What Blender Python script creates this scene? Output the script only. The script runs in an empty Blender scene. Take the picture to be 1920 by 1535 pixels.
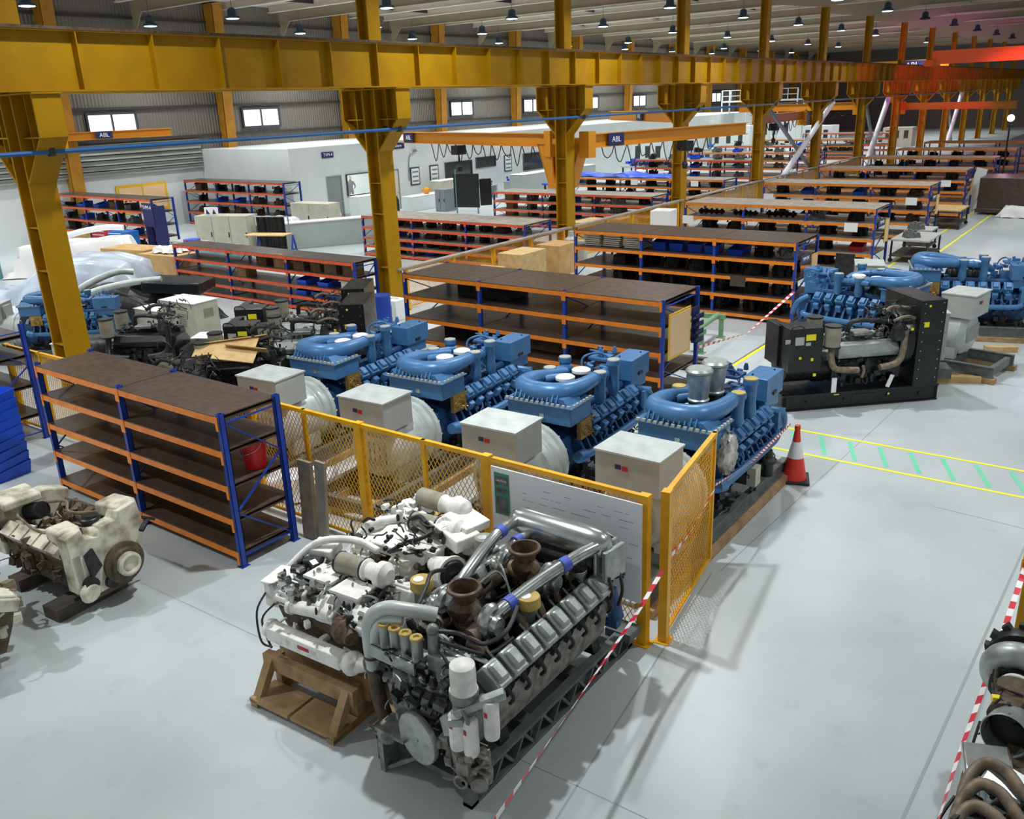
import bpy, math, random
from mathutils import Vector, Matrix, Euler
R = math.radians
S = bpy.context.scene
COL = S.collection
# ---------------------------------------------------------------- camera, world, light, exposure
W_, H_, F_ = 1920, 1535, 1615.0
PIT, YAW, ROL = R(19.5676), R(-36.8788), R(2.2378)
cam = bpy.data.objects.new('camera', bpy.data.cameras.new('camera')); COL.objects.link(cam)
cam.data.sensor_fit = 'HORIZONTAL'; cam.data.sensor_width = 36; cam.data.lens = F_ / W_ * 36
cam.data.clip_end = 400
f0 = Vector((math.sin(YAW), math.cos(YAW), 0)); up = Vector((0, 0, 1)); rt = Vector((math.cos(YAW), -math.sin(YAW), 0))
fw = f0 * math.cos(PIT) - up * math.sin(PIT); dn = -(up * math.cos(PIT) + f0 * math.sin(PIT))
r2 = rt * math.cos(ROL) + dn * math.sin(ROL); d2 = -rt * math.sin(ROL) + dn * math.cos(ROL)
M = Matrix((r2, -d2, -fw)).transposed()
cam.matrix_world = Matrix.Translation((0, 0, 6)) @ M.to_4x4()
S.camera = cam
S.view_settings.view_transform = 'Standard'; S.view_settings.look = 'None'
S.view_settings.gamma = 1; S.view_settings.use_curve_mapping = False
S.view_settings.exposure = 0.0
wd = bpy.data.worlds.new('world'); S.world = wd; wd.use_nodes = True
bg = wd.node_tree.nodes['Background']; bg.inputs[0].default_value = (.86, .93, 1, 1); bg.inputs[1].default_value = .4

def lamp_light(x, y, z, p, c=(.93, .97, 1), size=.34):
    l = bpy.data.lights.new('high_bay_light', 'AREA'); l.shape = 'DISK'; l.size = size; l.energy = p; l.color = c; l.spread = R(140)
    o = bpy.data.objects.new('high_bay_light', l); o.location = (x, y, z); COL.objects.link(o)
    return o
LAMPS = []
for x, y0, n, st in ((-7.6, -2, 12, 10), (-15.3, 0, 13, 10), (-22.6, 5.4, 14, 10), (-30.9, 2.6, 13, 10), (-38.4, -.5, 12, 10), (-43.6, 8.3, 10, 10), (.5, 2, 9, 10)):
    for k in range(n):
        if (x, k) not in ((-7.6, 0), (.5, 0)): LAMPS.append((x, y0 + st * k))
for x, y in LAMPS:
    p = 350 if y < 70 else 380
    if x > -20 and y > 64: continue
    if x == -15.3: p *= 1.5 if y < 5 else .55 if y < 15 else .8
    if x == -7.6 and y < 22: p *= 1.35
    if x > -20 and y > 45: p *= .35
    if x < -40: p *= .7
    lamp_light(x, y, 10.35, p * (1.0 if x < -5 else .75))
def spot_fill(n, loc, p, c, size):
    l = bpy.data.lights.new(n, 'POINT'); l.energy = p; l.color = c; l.shadow_soft_size = size
    o = bpy.data.objects.new(n, l); o.location = loc; COL.objects.link(o)
def beam_light(loc, tgt, p, c, ang, bl=.6):
    l = bpy.data.lights.new('stage_beam', 'SPOT'); l.energy = p; l.color = c; l.spot_size = R(ang); l.spot_blend = bl; l.shadow_soft_size = .25
    o = bpy.data.objects.new('stage_beam', l); o.location = loc; o.rotation_euler = (Vector(tgt) - Vector(loc)).to_track_quat('-Z', 'Y').to_euler(); COL.objects.link(o)
beam_light((-9.5, 61.6, 4.2), (-18, 84, 7.15), 5500, (1, .03, .8), 34, .8)
beam_light((-9.5, 61.6, 4.2), (-18, 66, 7.15), 1100, (1, .1, .4), 34, .9)
beam_light((-9, 80, 6.0), (-16, 100, 6.5), 2200, (1, .08, .7), 80)
beam_light((-4, 76, 6.5), (-10, 58, 1.5), 1600, (.62, .1, .9), 75)

# ---------------------------------------------------------------- helpers
def lin(h):
    h = h.lstrip('#'); v = [int(h[i:i + 2], 16) / 255 for i in (0, 2, 4)]
    return tuple(c / 12.92 if c <= .04045 else ((c + .055) / 1.055) ** 2.4 for c in v) + (1,)
MATS = {}
def mat(n, c, r=.5, m=0, c2=None, ns=6, amt=.5, rv=.15, emis=None, es=1, alpha=1, bump=0, bs=30, coat=0, spec=.5):
    k = bpy.data.materials.new(n); k.use_nodes = True; nt = k.node_tree; b = nt.nodes['Principled BSDF']
    b.inputs['Base Color'].default_value = lin(c); b.inputs['Roughness'].default_value = r; b.inputs['Metallic'].default_value = m
    b.inputs['Specular IOR Level'].default_value = spec
    if coat: b.inputs['Coat Weight'].default_value = coat; b.inputs['Coat Roughness'].default_value = .1
    tc = nt.nodes.new('ShaderNodeTexCoord')
    if c2:
        nz = nt.nodes.new('ShaderNodeTexNoise'); nz.inputs['Scale'].default_value = ns; nz.inputs['Detail'].default_value = 6
        cr = nt.nodes.new('ShaderNodeValToRGB'); cr.color_ramp.elements[0].color = lin(c); cr.color_ramp.elements[1].color = lin(c2)
        cr.color_ramp.elements[0].position = amt - .12; cr.color_ramp.elements[1].position = amt + .16
        nt.links.new(tc.outputs['Object'], nz.inputs['Vector']); nt.links.new(nz.outputs['Fac'], cr.inputs['Fac'])
        nt.links.new(cr.outputs['Color'], b.inputs['Base Color'])
        mr = nt.nodes.new('ShaderNodeMapRange'); mr.inputs['To Min'].default_value = max(.05, r - rv); mr.inputs['To Max'].default_value = min(1, r + rv)
        nt.links.new(nz.outputs['Fac'], mr.inputs['Value']); nt.links.new(mr.outputs['Result'], b.inputs['Roughness'])
    if bump:
        n2 = nt.nodes.new('ShaderNodeTexNoise'); n2.inputs['Scale'].default_value = bs; n2.inputs['Detail'].default_value = 5
        bp = nt.nodes.new('ShaderNodeBump'); bp.inputs['Strength'].default_value = bump; bp.inputs['Distance'].default_value = .02
        nt.links.new(tc.outputs['Object'], n2.inputs['Vector']); nt.links.new(n2.outputs['Fac'], bp.inputs['Height']); nt.links.new(bp.outputs['Normal'], b.inputs['Normal'])
    if emis: b.inputs['Emission Color'].default_value = lin(emis); b.inputs['Emission Strength'].default_value = es; k.cycles.emission_sampling = 'NONE'
    if alpha < 1: b.inputs['Alpha'].default_value = alpha
    MATS[n] = k; return k
def corrugated(n, c, axis, scale, strength=.6, r=.5):
    k = mat(n, c, r, c2=None); nt = k.node_tree; b = nt.nodes['Principled BSDF']
    tc = nt.nodes['Texture Coordinate']; wv = nt.nodes.new('ShaderNodeTexWave'); wv.bands_direction = axis; wv.inputs['Scale'].default_value = scale
    bp = nt.nodes.new('ShaderNodeBump'); bp.inputs['Strength'].default_value = strength; bp.inputs['Distance'].default_value = .08
    nt.links.new(tc.outputs['Object'], wv.inputs['Vector']); nt.links.new(wv.outputs['Fac'], bp.inputs['Height']); nt.links.new(bp.outputs['Normal'], b.inputs['Normal'])
    return k
mat('yellow_paint', '#b28508', .5, 0, '#a67a06', 1.5, .5, .06, spec=.22)
mat('fence_yellow', '#f2b418', .45, 0, '#e2a010', 3, .5)
mat('wall_column_paint', '#b87f1c', .55, 0, '#a67018', 2)
mat('jib_orange', '#dc921c', .45)
mat('blue_upright', '#1c44a8', .42, 0, '#17388f', 4)
mat('orange_beam', '#f08a24', .42, 0, '#e27c1c', 5)
mat('red_beam', '#ea6030', .45, 0, '#d65228', 5)
mat('shelf_brown', '#53443b', .33, 0, '#43362f', 9, .5, .12)
mat('shelf_grey', '#a59d90', .38, 0, '#8d8478', 3)
mat('engine_blue', '#477aa8', .36, .1, '#3e70a2', 7, .5, .08)
mat('engine_blue_dark', '#2c5686', .45, .1, '#203f66', 9)
mat('blue_vivid', '#1d58c8', .4)
mat('alternator_grey', '#b4b6ae', .42, 0, '#a9aba4', 3)
mat('housing_pale', '#c9d0cc', .35, .1, '#b4bcb8', 4)
mat('cap_white', '#eeece8', .5)
mat('black_paint', '#1c1d1e', .33, .1, '#121314', 8)
mat('dark_metal', '#3b3c3b', .45, .5, '#252625', 10)
mat('rust', '#6f5a49', .7, .35, '#4a3c32', 14)
mat('cast_tan', '#8d7f6b', .6, .35, '#6a5c4c', 12)
mat('cast_grey', '#8f938e', .42, .5, '#6f736f', 12, .5, .12)
mat('side_cast', '#9c9890', .5, .3, '#6c675e', 9, .5, .12)
mat('silver', '#c4cac8', .24, .85, '#a9b0ae', 8, .5, .08)
mat('silver_satin', '#aeb5b1', .4, .6, '#979e9a', 9)
mat('skid_grey', '#6f7573', .5, .2, '#5a605e', 6)
mat('white_paint', '#f6f5f0', .45, 0, '#dedbd0', 9)
mat('white_dirty', '#f6f5ee', .45, 0, '#b0aa98', 7, .63, .1)
mat('beige_dirty', '#d8d4c0', .6, 0, '#857c66', 5, .55, .1)
mat('brown_grime', '#6b5a45', .7, .1, '#4a4234', 9, bump=.4)
mat('filter_olive', '#9a9684', .6, 0, '#87826f', 6)
mat('cabinet_cream', '#bfbda9', .5, 0, '#b2b09c', 3)
mat('wood', '#b3946a', .7, 0, '#92744d', 5, bump=.2)
mat('wood_dark', '#5a5148', .75, 0, '#443d36', 5, bump=.2)
mat('wood_grey', '#8d8270', .75, 0, '#766b5a', 5, bump=.2)
mat('wood_pale', '#d3b47e', .7, 0, '#bf9c66', 5, bump=.15)
mat('plywood', '#c9a36a', .65, 0, '#b88f58', 3)
mat('cardboard', '#a98152', .8, 0, '#8f6b41', 4)
mat('carton_brown', '#6d5032', .8, 0, '#574027', 4)
mat('hose_black', '#242628', .4)
mat('clamp_blue', '#4d62c0', .4)
mat('cap_yellow', '#c6ab5a', .5, 0, '#b09648', 8)
mat('brass', '#a98a4a', .4, .6)
mat('tape_red', '#d8283c', .4); mat('tape_white', '#f2f0ee', .4)
mat('cone_red', '#e2382c', .45); mat('cone_base', '#2e2f31', .7)
mat('whiteboard', '#f1f3f8', .3); mat('paper', '#f0f0ee', .6); mat('sign_green', '#4f8f74', .6)
mat('sign_navy', '#23285f', .5); mat('sign_white', '#f4f4f6', .5)
mat('sign_yellow', '#eab82c', .5); mat('poster_pale', '#f0c99a', .6)
mat('label_yellow', '#f2e21c', .5)
mat('plastic_film', '#e9eef4', .22, 0, '#cdd6e2', 4, .5, .1, bump=.5, bs=6)
mat('film_grey', '#c9d4dd', .25, 0, '#a7b3c2', 1.2, .5, .08, bump=.7, bs=2.2)
mat('wrap_clear', '#dcdad0', .25, 0, '#8c8a84', 9, .5, .1)
mat('bin_blue', '#1a52d2', .4); mat('drum_blue', '#1b3f9c', .38); mat('bucket_red', '#c8141c', .4)
mat('dark_parts', '#2b2825', .6, .3, '#15130f', 9); mat('brown_parts', '#5a4330', .7, .2, '#33261c', 9)
mat('grey_parts', '#7a7d7c', .5, .3, '#4c4f4f', 9); mat('white_board', '#e6e2cf', .6)
mat('steel_green', '#79a07a', .5, 0, '#5f8662', 6)
mat('pipe_blue', '#2a68a4', .4); mat('pipe_grey', '#8c9195', .35, .4)
mat('fabric_dark', '#2d333a', .9); mat('skin', '#8a6a52', .6)
mat('red_box', '#b8222e', .45); mat('cart_blue', '#2468b8', .4)
mat('office_white', '#dfe6e4', .55, 0, '#d6dedc', .5)
mat('grey_panel', '#aeb8b4', .35, 0, '#a3ada9', .6)
mat('glass_day', '#ffffff', .3, emis='#f4f6ff', es=1.15)
mat('glass_room', '#ffffff', .4, emis='#fff2f0', es=.95)
gk = mat('clear_pane', '#ffffff', .05, alpha=.12)
mat('lamp_lens', '#ffffff', .3, emis='#dff2ff', es=9)
mat('lamp_body', '#2b4254', .5)
mat('stage_lens', '#ffffff', .3, emis='#ffc8ea', es=25)
mat('stage_lens_warm', '#ffffff', .3, emis='#ffd0a0', es=8)
mat('tube_white', '#f6f6fa', .35)
mat('glass_dark', '#3a4240', .12); mat('door_grey', '#8b9490', .5); mat('door_cream', '#d9d2c4', .5); mat('frame_dark', '#3c4149', .5)
mat('floor_yellow', '#f2ee22', .5); mat('floor_green', '#6fcfa4', .5)
mat('joint_grey', '#98a1a0', .6)
mat('purlin', '#e6ded0', .5); mat('rafter', '#b0a38c', .5)
mat('trim_dark', '#3a3833', .6)
mat('wall_white', '#d9dedd', .6)
mat('seal_teal', '#5f8f94', .5)
corrugated('wall_cladding', '#78736b', 'Y', 1.6, .5)
corrugated('ceiling_cladding', '#d8cfc2', 'Y', .9, .4)
corrugated('louver_metal', '#8b9088', 'Z', 1.1, .9, .35)
# epoxy floor with faint wear
fm = mat('epoxy_floor', '#b9c2c2', .3); nt = fm.node_tree; b = nt.nodes['Principled BSDF']; tc = nt.nodes['Texture Coordinate']
nz = nt.nodes.new('ShaderNodeTexNoise'); nz.inputs['Scale'].default_value = .35; nz.inputs['Detail'].default_value = 7
cr = nt.nodes.new('ShaderNodeValToRGB'); cr.color_ramp.elements[0].color = lin('#afb8b8'); cr.color_ramp.elements[1].color = lin('#bfc7c7')
cr.color_ramp.elements[0].position = .35; cr.color_ramp.elements[1].position = .65
n2 = nt.nodes.new('ShaderNodeTexNoise'); n2.inputs['Scale'].default_value = 2.2; n2.inputs['Detail'].default_value = 8; n2.inputs['Roughness'].default_value = .65
c2 = nt.nodes.new('ShaderNodeValToRGB'); c2.color_ramp.elements[0].color = (.62, .62, .62, 1); c2.color_ramp.elements[1].color = (1, 1, 1, 1); c2.color_ramp.elements[0].position = .3; c2.color_ramp.elements[1].position = .42
mx = nt.nodes.new('ShaderNodeMix'); mx.data_type = 'RGBA'; mx.blend_type = 'MULTIPLY'; mx.inputs[0].default_value = .22
nt.links.new(tc.outputs['Object'], nz.inputs['Vector']); nt.links.new(tc.outputs['Object'], n2.inputs['Vector'])
nt.links.new(nz.outputs['Fac'], cr.inputs['Fac']); nt.links.new(n2.outputs['Fac'], c2.inputs['Fac'])
nt.links.new(cr.outputs['Color'], mx.inputs[6]); nt.links.new(c2.outputs['Color'], mx.inputs[7]); nt.links.new(mx.outputs[2], b.inputs['Base Color'])
mr = nt.nodes.new('ShaderNodeMapRange'); mr.inputs['To Min'].default_value = .22; mr.inputs['To Max'].default_value = .42
nt.links.new(nz.outputs['Fac'], mr.inputs['Value']); nt.links.new(mr.outputs['Result'], b.inputs['Roughness'])

def V(*a): return Vector(a)
def spline(pts, k=6):
    P = [Vector(p) for p in pts]
    if len(P) < 3 or k < 2: return P
    out = []
    for i in range(len(P) - 1):
        a = P[max(i - 1, 0)]; b = P[i]; c = P[i + 1]; d = P[min(i + 2, len(P) - 1)]
        for j in range(k):
            t = j / k
            out.append(.5 * ((2 * b) + (c - a) * t + (2 * a - 5 * b + 4 * c - d) * t * t + (3 * b - a - 3 * c + d) * t ** 3))
    out.append(P[-1]); return out
class G:
    def __init__(s, off=(0, 0, 0)): s.v = []; s.f = []; s.m = []; s.off = Vector(off)
    def add(s, vs, fs, m=0):
        n = len(s.v); s.v += [tuple(Vector(p) + s.off) for p in vs]
        for f in fs: s.f.append([i + n for i in f]); s.m.append(m)
        return s
    def box(s, x0, x1, y0, y1, z0, z1, m=0):
        return s.add([(x0, y0, z0), (x1, y0, z0), (x1, y1, z0), (x0, y1, z0), (x0, y0, z1), (x1, y0, z1), (x1, y1, z1), (x0, y1, z1)],
                     [(0, 3, 2, 1), (4, 5, 6, 7), (0, 1, 5, 4), (1, 2, 6, 5), (2, 3, 7, 6), (3, 0, 4, 7)], m)
    def ob(s, c, d, rot=(0, 0, 0), m=0, taper=1):
        e = Euler([R(a) for a in rot]); c = Vector(c); h = [q / 2 for q in d]
        vs = [c + e.to_matrix() @ Vector((sx * h[0] * (taper if sz > 0 else 1), sy * h[1] * (taper if sz > 0 else 1), sz * h[2])) for sz in (-1, 1) for sx, sy in ((-1, -1), (1, -1), (1, 1), (-1, 1))]
        return s.add(vs, [(0, 3, 2, 1), (4, 5, 6, 7), (0, 1, 5, 4), (1, 2, 6, 5), (2, 3, 7, 6), (3, 0, 4, 7)], m)
    def bar(s, p, q, w, h=None, m=0):
        p, q = Vector(p), Vector(q); d = (q - p); L = d.length
        if L < 1e-6: return s
        d.normalize(); u = Vector((0, 0, 1)) if abs(d.z) < .95 else Vector((0, 1, 0))
        a = d.cross(u).normalized() * w / 2; b_ = a.cross(d).normalized() * (h or w) / 2
        vs = [x + i * a + j * b_ for x in (p, q) for i, j in ((-1, -1), (1, -1), (1, 1), (-1, 1))]
        return s.add(vs, [(0, 3, 2, 1), (4, 5, 6, 7), (0, 1, 5, 4), (1, 2, 6, 5), (2, 3, 7, 6), (3, 0, 4, 7)], m)
    def lathe(s, c, ax, prof, n=20, m=0, cap=True):
        c = Vector(c); d = Vector(ax).normalized(); u = Vector((0, 0, 1)) if abs(d.z) < .9 else Vector((1, 0, 0))
        a = d.cross(u).normalized(); b_ = d.cross(a).normalized(); vs = []; fs = []
        for r, h in prof:
            for i in range(n):
                t = 2 * math.pi * i / n; vs.append(c + d * h + (a * math.cos(t) + b_ * math.sin(t)) * r)
        for k in range(len(prof) - 1):
            for i in range(n):
                j = (i + 1) % n; fs.append((k * n + i, k * n + j, (k + 1) * n + j, (k + 1) * n + i))
        if cap: fs.append(tuple(range(n))[::-1]); fs.append(tuple((len(prof) - 1) * n + i for i in range(n)))
        return s.add(vs, fs, m)
    def cyl(s, p, q, r, r2=None, n=16, m=0, cap=True):
        p, q = Vector(p), Vector(q); return s.lathe(p, q - p, [(r, 0), (r if r2 is None else r2, (q - p).length)], n, m, cap)
    def cup(s, c, ax, r, h, t=.02, n=20, m=0, flare=1):
        return s.lathe(c, ax, [(r, 0), (r * flare, h), (r * flare - t, h), (r - t, .02)], n, m)
    def tube(s, pts, r, n=8, m=0, k=5):
        P = spline(pts, k); rs = r if isinstance(r, (list, tuple)) else None; vs = []; fs = []; prev = None
        for i, p in enumerate(P):
            d = (P[min(i + 1, len(P) - 1)] - P[max(i - 1, 0)])
            if d.length < 1e-9: d = Vector((0, 0, 1))
            d.normalize()
            if prev is None: u = Vector((0, 0, 1)) if abs(d.z) < .9 else Vector((1, 0, 0)); a = d.cross(u).normalized()
            else: a = (prev - d * prev.dot(d)); a = a.normalized() if a.length > 1e-6 else d.orthogonal().normalized()
            prev = a; b_ = d.cross(a)
            if rs: t = i / (len(P) - 1) * (len(rs) - 1); j = min(int(t), len(rs) - 2); rr = rs[j] * (1 - t + j) + rs[j + 1] * (t - j)
            else: rr = r
            for q in range(n): t = 2 * math.pi * q / n; vs.append(p + (a * math.cos(t) + b_ * math.sin(t)) * rr)
        for i in range(len(P) - 1):
            for q in range(n): w = (q + 1) % n; fs.append((i * n + q, i * n + w, (i + 1) * n + w, (i + 1) * n + q))
        fs.append(tuple(range(n))[::-1]); fs.append(tuple((len(P) - 1) * n + q for q in range(n)))
        return s.add(vs, fs, m)
    def ring(s, c, ax, RR, r, n=24, k=10, m=0, a0=0, a1=360, r_end=None):
        c = Vector(c); d = Vector(ax).normalized(); u = Vector((0, 0, 1)) if abs(d.z) < .9 else Vector((1, 0, 0)); a = d.cross(u).normalized(); b_ = d.cross(a)
        full = a1 - a0 >= 360; N = n if full else n + 1; vs = []; fs = []
        for i in range(N):
            t = R(a0 + (a1 - a0) * i / n); e = a * math.cos(t) + b_ * math.sin(t); rr = r + ((r_end - r) * i / n if r_end else 0)
            for j in range(k): w = 2 * math.pi * j / k; vs.append(c + e * (RR + rr * math.cos(w)) + d * rr * math.sin(w))
        for i in range(n if full else n):
            i2 = (i + 1) % N
            if not full and i + 1 >= N: break
            for j in range(k): j2 = (j + 1) % k; fs.append((i * k + j, i * k + j2, i2 * k + j2, i2 * k + j))
        return s.add(vs, fs, m)
    def ball(s, c, r, sc=(1, 1, 1), n=12, m=0):
        vs = []; fs = []; c = Vector(c); h = n // 2
        for i in range(h + 1):
            t = math.pi * i / h
            for j in range(n): p = 2 * math.pi * j / n; vs.append(c + Vector((r * sc[0] * math.sin(t) * math.cos(p), r * sc[1] * math.sin(t) * math.sin(p), r * sc[2] * math.cos(t))))
        for i in range(h):
            for j in range(n): k = (j + 1) % n; fs.append((i * n + j, (i + 1) * n + j, (i + 1) * n + k, i * n + k))
        return s.add(vs, fs, m)
    def prism(s, pts, ax, a, b_, m=0):
        # pts: 2d polygon in the plane across axis ax ('x': (y,z), 'y': (x,z), 'z': (x,y)), extruded a..b
        f = {'x': lambda p, t: (t, p[0], p[1]), 'y': lambda p, t: (p[0], t, p[1]), 'z': lambda p, t: (p[0], p[1], t)}[ax]
        n = len(pts); vs = [f(p, a) for p in pts] + [f(p, b_) for p in pts]
        return s.add(vs, [tuple(range(n)), tuple(range(2 * n - 1, n - 1, -1))] + [(i, i + n, (i + 1) % n + n, (i + 1) % n) for i in range(n)], m)
    def o(s, name, mats, parent=None, bevel=0, kind=None, label=None, smooth=35, loc=None, rz=None):
        me = bpy.data.meshes.new(name); me.from_pydata(s.v, [], s.f); me.update()
        for q in (mats if isinstance(mats, (list, tuple)) else [mats]): me.materials.append(MATS[q])
        if any(s.m): me.polygons.foreach_set('material_index', s.m)
        import bmesh
        bm = bmesh.new(); bm.from_mesh(me); bmesh.ops.recalc_face_normals(bm, faces=bm.faces); bm.to_mesh(me); bm.free()
        if smooth: me.polygons.foreach_set('use_smooth', [True] * len(me.polygons)); me.set_sharp_from_angle(angle=R(smooth))
        ob = bpy.data.objects.new(name, me); COL.objects.link(ob)
        if parent: ob.parent = parent
        if loc: ob.location = loc
        if rz is not None: ob.rotation_euler.z = rz
        if bevel: bv = ob.modifiers.new('bevel', 'BEVEL'); bv.width = bevel; bv.segments = 2; bv.limit_method = 'ANGLE'
        if kind: ob['kind'] = kind
        if label: ob['label'] = label
        return ob
def tag(o, label, cat, group=None):
    o['label'] = label; o['category'] = cat
    if group: o['group'] = group
    return o
def thing(name, label, cat, loc=(0, 0, 0), rz=0, group=None):
    o = bpy.data.objects.new(name, None); COL.objects.link(o); o.empty_display_size = .2
    o.location = loc; o.rotation_euler.z = rz; return tag(o, label, cat, group)
KIDS = {}
def kids(o):
    return [c for c in COL.objects if c.parent == o]
def dup(o, loc, rz=0, label=None, group=None, sc=None):
    def cp(a, par):
        c = a.copy(); COL.objects.link(c); c.parent = par
        for ch in kids_of.get(a.name, ()): cp(ch, c)
        return c
    kids_of = {}
    for c in COL.objects:
        if c.parent: kids_of.setdefault(c.parent.name, []).append(c)
    r = cp(o, None); r.location = loc; r.rotation_euler.z = rz
    if sc: r.scale = sc
    if label: r['label'] = label
    if group: r['group'] = group
    return r
def struct(g, name, m, **k):
    return g.o(name, m, kind='structure', **k)
def text(s, size, name, m, parent, loc, rot, ext=.004, align='CENTER'):
    c = bpy.data.curves.new(name, 'FONT'); c.body = s; c.size = size; c.extrude = ext; c.align_x = align; c.align_y = 'CENTER'; c.resolution_u = 3
    q = bpy.data.objects.new('tmp', c); COL.objects.link(q); me = bpy.data.meshes.new_from_object(q); bpy.data.objects.remove(q)
    me.materials.clear(); me.materials.append(MATS[m]); o = bpy.data.objects.new(name, me); COL.objects.link(o)
    o.parent = parent; o.location = loc; o.rotation_euler = [R(a) for a in rot]; return o
def greeble(g, box, n, seed, s0=.02, s1=.07, m=0, pipes=.35):
    rd = random.Random(seed); x0, x1, y0, y1, z0, z1 = box
    for i in range(n):
        p = Vector((rd.uniform(x0, x1), rd.uniform(y0, y1), rd.uniform(z0, z1))); t = rd.random()
        if t < pipes:
            q = [p]; d = Vector((rd.uniform(-1, 1), rd.uniform(-1, 1), rd.uniform(-.6, .6))).normalized()
            for _ in range(3):
                d = (d + Vector((rd.uniform(-.8, .8), rd.uniform(-.8, .8), rd.uniform(-.8, .8)))).normalized(); e = q[-1] + d * rd.uniform(.06, .14)
                q.append(Vector((min(max(e.x, x0 - .02), x1 + .02), min(max(e.y, y0 - .02), y1 + .02), min(max(e.z, z0), z1 + .02))))
            g.tube(q, rd.uniform(.006, .018), 5, m, 3)
        elif t < pipes + .3:
            a = rd.choice(((1, 0, 0), (0, 1, 0), (0, 0, 1))); r = rd.uniform(s0, s1) * .6
            g.lathe(p, a, [(r, 0), (r, rd.uniform(s0, s1) * 1.4), (r * .6, rd.uniform(s1, s1 * 1.6))], 8, m)
        else:
            g.ob(p, [rd.uniform(s0, s1) * 1.6 for _ in range(3)], (0, rd.uniform(-20, 20), rd.uniform(-30, 30)), m)
    return g
# ================================================================= SETTING
CX = -18.8
WX = -46.5
CY = [9.0 + 10.05 * i for i in range(-1, 14)]
g = G(); g.box(-60, 16, -8, 152, -.2, 0); struct(g, 'floor', 'epoxy_floor', smooth=0)
tn = [0]
def trim(g, m, **k): tn[0] += 1; return struct(g, 'trim_%d' % tn[0], m, **k)
def strip(p, q, w, m='floor_yellow', z=.003):
    g = G(); p, q = V(*p, 0), V(*q, 0); d = (q - p).normalized(); a = V(-d.y, d.x, 0) * w / 2
    g.add([p - a + V(0, 0, z), q - a + V(0, 0, z), q + a + V(0, 0, z), p + a + V(0, 0, z)], [(0, 1, 2, 3)]); return trim(g, m, smooth=0)
strip((-5.6, 15.31), (4, 15.31), .07); strip((-5.4, 14.22), (4, 14.22), .07)
for i in range(12):
    x = -4.82 + .515 * i; strip((x, 15.2), (x + .33, 14.36), .075, 'floor_green')
strip((-7.42, 17.3), (-7.42, 60), .09); strip((-6.5, 24), (-6.5, 60), .09)
strip((-3.15, 3.0), (-3.98, 9.6), .022, 'joint_grey', .002); strip((-.95, 5), (-.6, 15), .03, 'joint_grey', .002)
strip((-3.9, 9.7), (-3.2, 24), .018, 'joint_grey', .002); strip((-11, 5.2), (2, 5.5), .008, 'joint_grey', .002)
strip((-8, 20.6), (8, 19.2), .012, 'joint_grey', .002); strip((-2.0, 13.2), (2.0, 12.9), .012, 'joint_grey', .002)
g = G(); g.box(WX - .3, WX, -8, 152, 0, 12.2); struct(g, 'wall_left', 'wall_cladding', smooth=0)
g = G(); g.box(WX - .3, 16, 150, 150.3, 0, 12.6); struct(g, 'wall_end', 'wall_cladding', smooth=0)
g = G(); g.box(WX - .3, 16, -8, 150.3, 12.1, 12.3); struct(g, 'ceiling', 'ceiling_cladding', smooth=0)
g = G(); g.box(WX, WX + .08, -8, 150, 0, 3.1); struct(g, 'wall_left_lower', 'wall_white', smooth=0)
g = G()
for i in range(6): g.prism([(WX, 3.1 + i * .27), (WX + .34, 3.1 + i * .27), (WX + .3, 3.32 + i * .27), (WX, 3.36 + i * .27)], 'y', -8, 32)
trim(g, 'louver_metal', smooth=0)
for z in (4.8, 6.45, 9.1, 11.0):
    g = G(); g.box(WX, WX + .16, -8, 150, z, z + .13); trim(g, 'trim_dark', smooth=0)
# wall columns
for i in range(15):
    y = 4.3 + 9.9 * i
    g = G(); g.prism([(WX + .09, 0), (WX + .5, 0), (WX + .95, 12), (WX + .09, 12)], 'y', y - .32, y - .28); g.prism([(WX + .46, 0), (WX + .52, 0), (WX + .97, 12), (WX + .9, 12)], 'y', y - .32, y + .32); g.prism([(WX + .09, 0), (WX + .5, 0), (WX + .95, 12), (WX + .09, 12)], 'y', y + .28, y + .32)
    tag(g.o('wall_column', 'wall_column_paint', smooth=0), 'orange painted steel column against the clad side wall', 'column', 'steel columns along the side wall')
# windows
for i in range(13):
    y = 26.9 - 9.95 * 2 + 9.95 * i
    if i > 10: break
    g = G(); Y0, Y1, Z0, Z1 = y - 1.35, y + 1.35, 5.25, 6.2
    for a, b_, c, d in ((Y0 - .12, Y1 + .12, Z1, Z1 + .12), (Y0 - .12, Y1 + .12, Z0 - .12, Z0), (Y0 - .12, Y0, Z0, Z1), (Y1, Y1 + .12, Z0, Z1), (y - .04, y + .04, Z0, Z1)): g.box(WX, WX + .14, a, b_, c, d)
    w = struct(g, 'window_%d' % (i + 1), 'frame_dark', smooth=0)
    g = G(); g.box(WX + .02, WX + .05, Y0, Y1, Z0, Z1); g.o('pane', 'glass_day', w, smooth=0)
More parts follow.
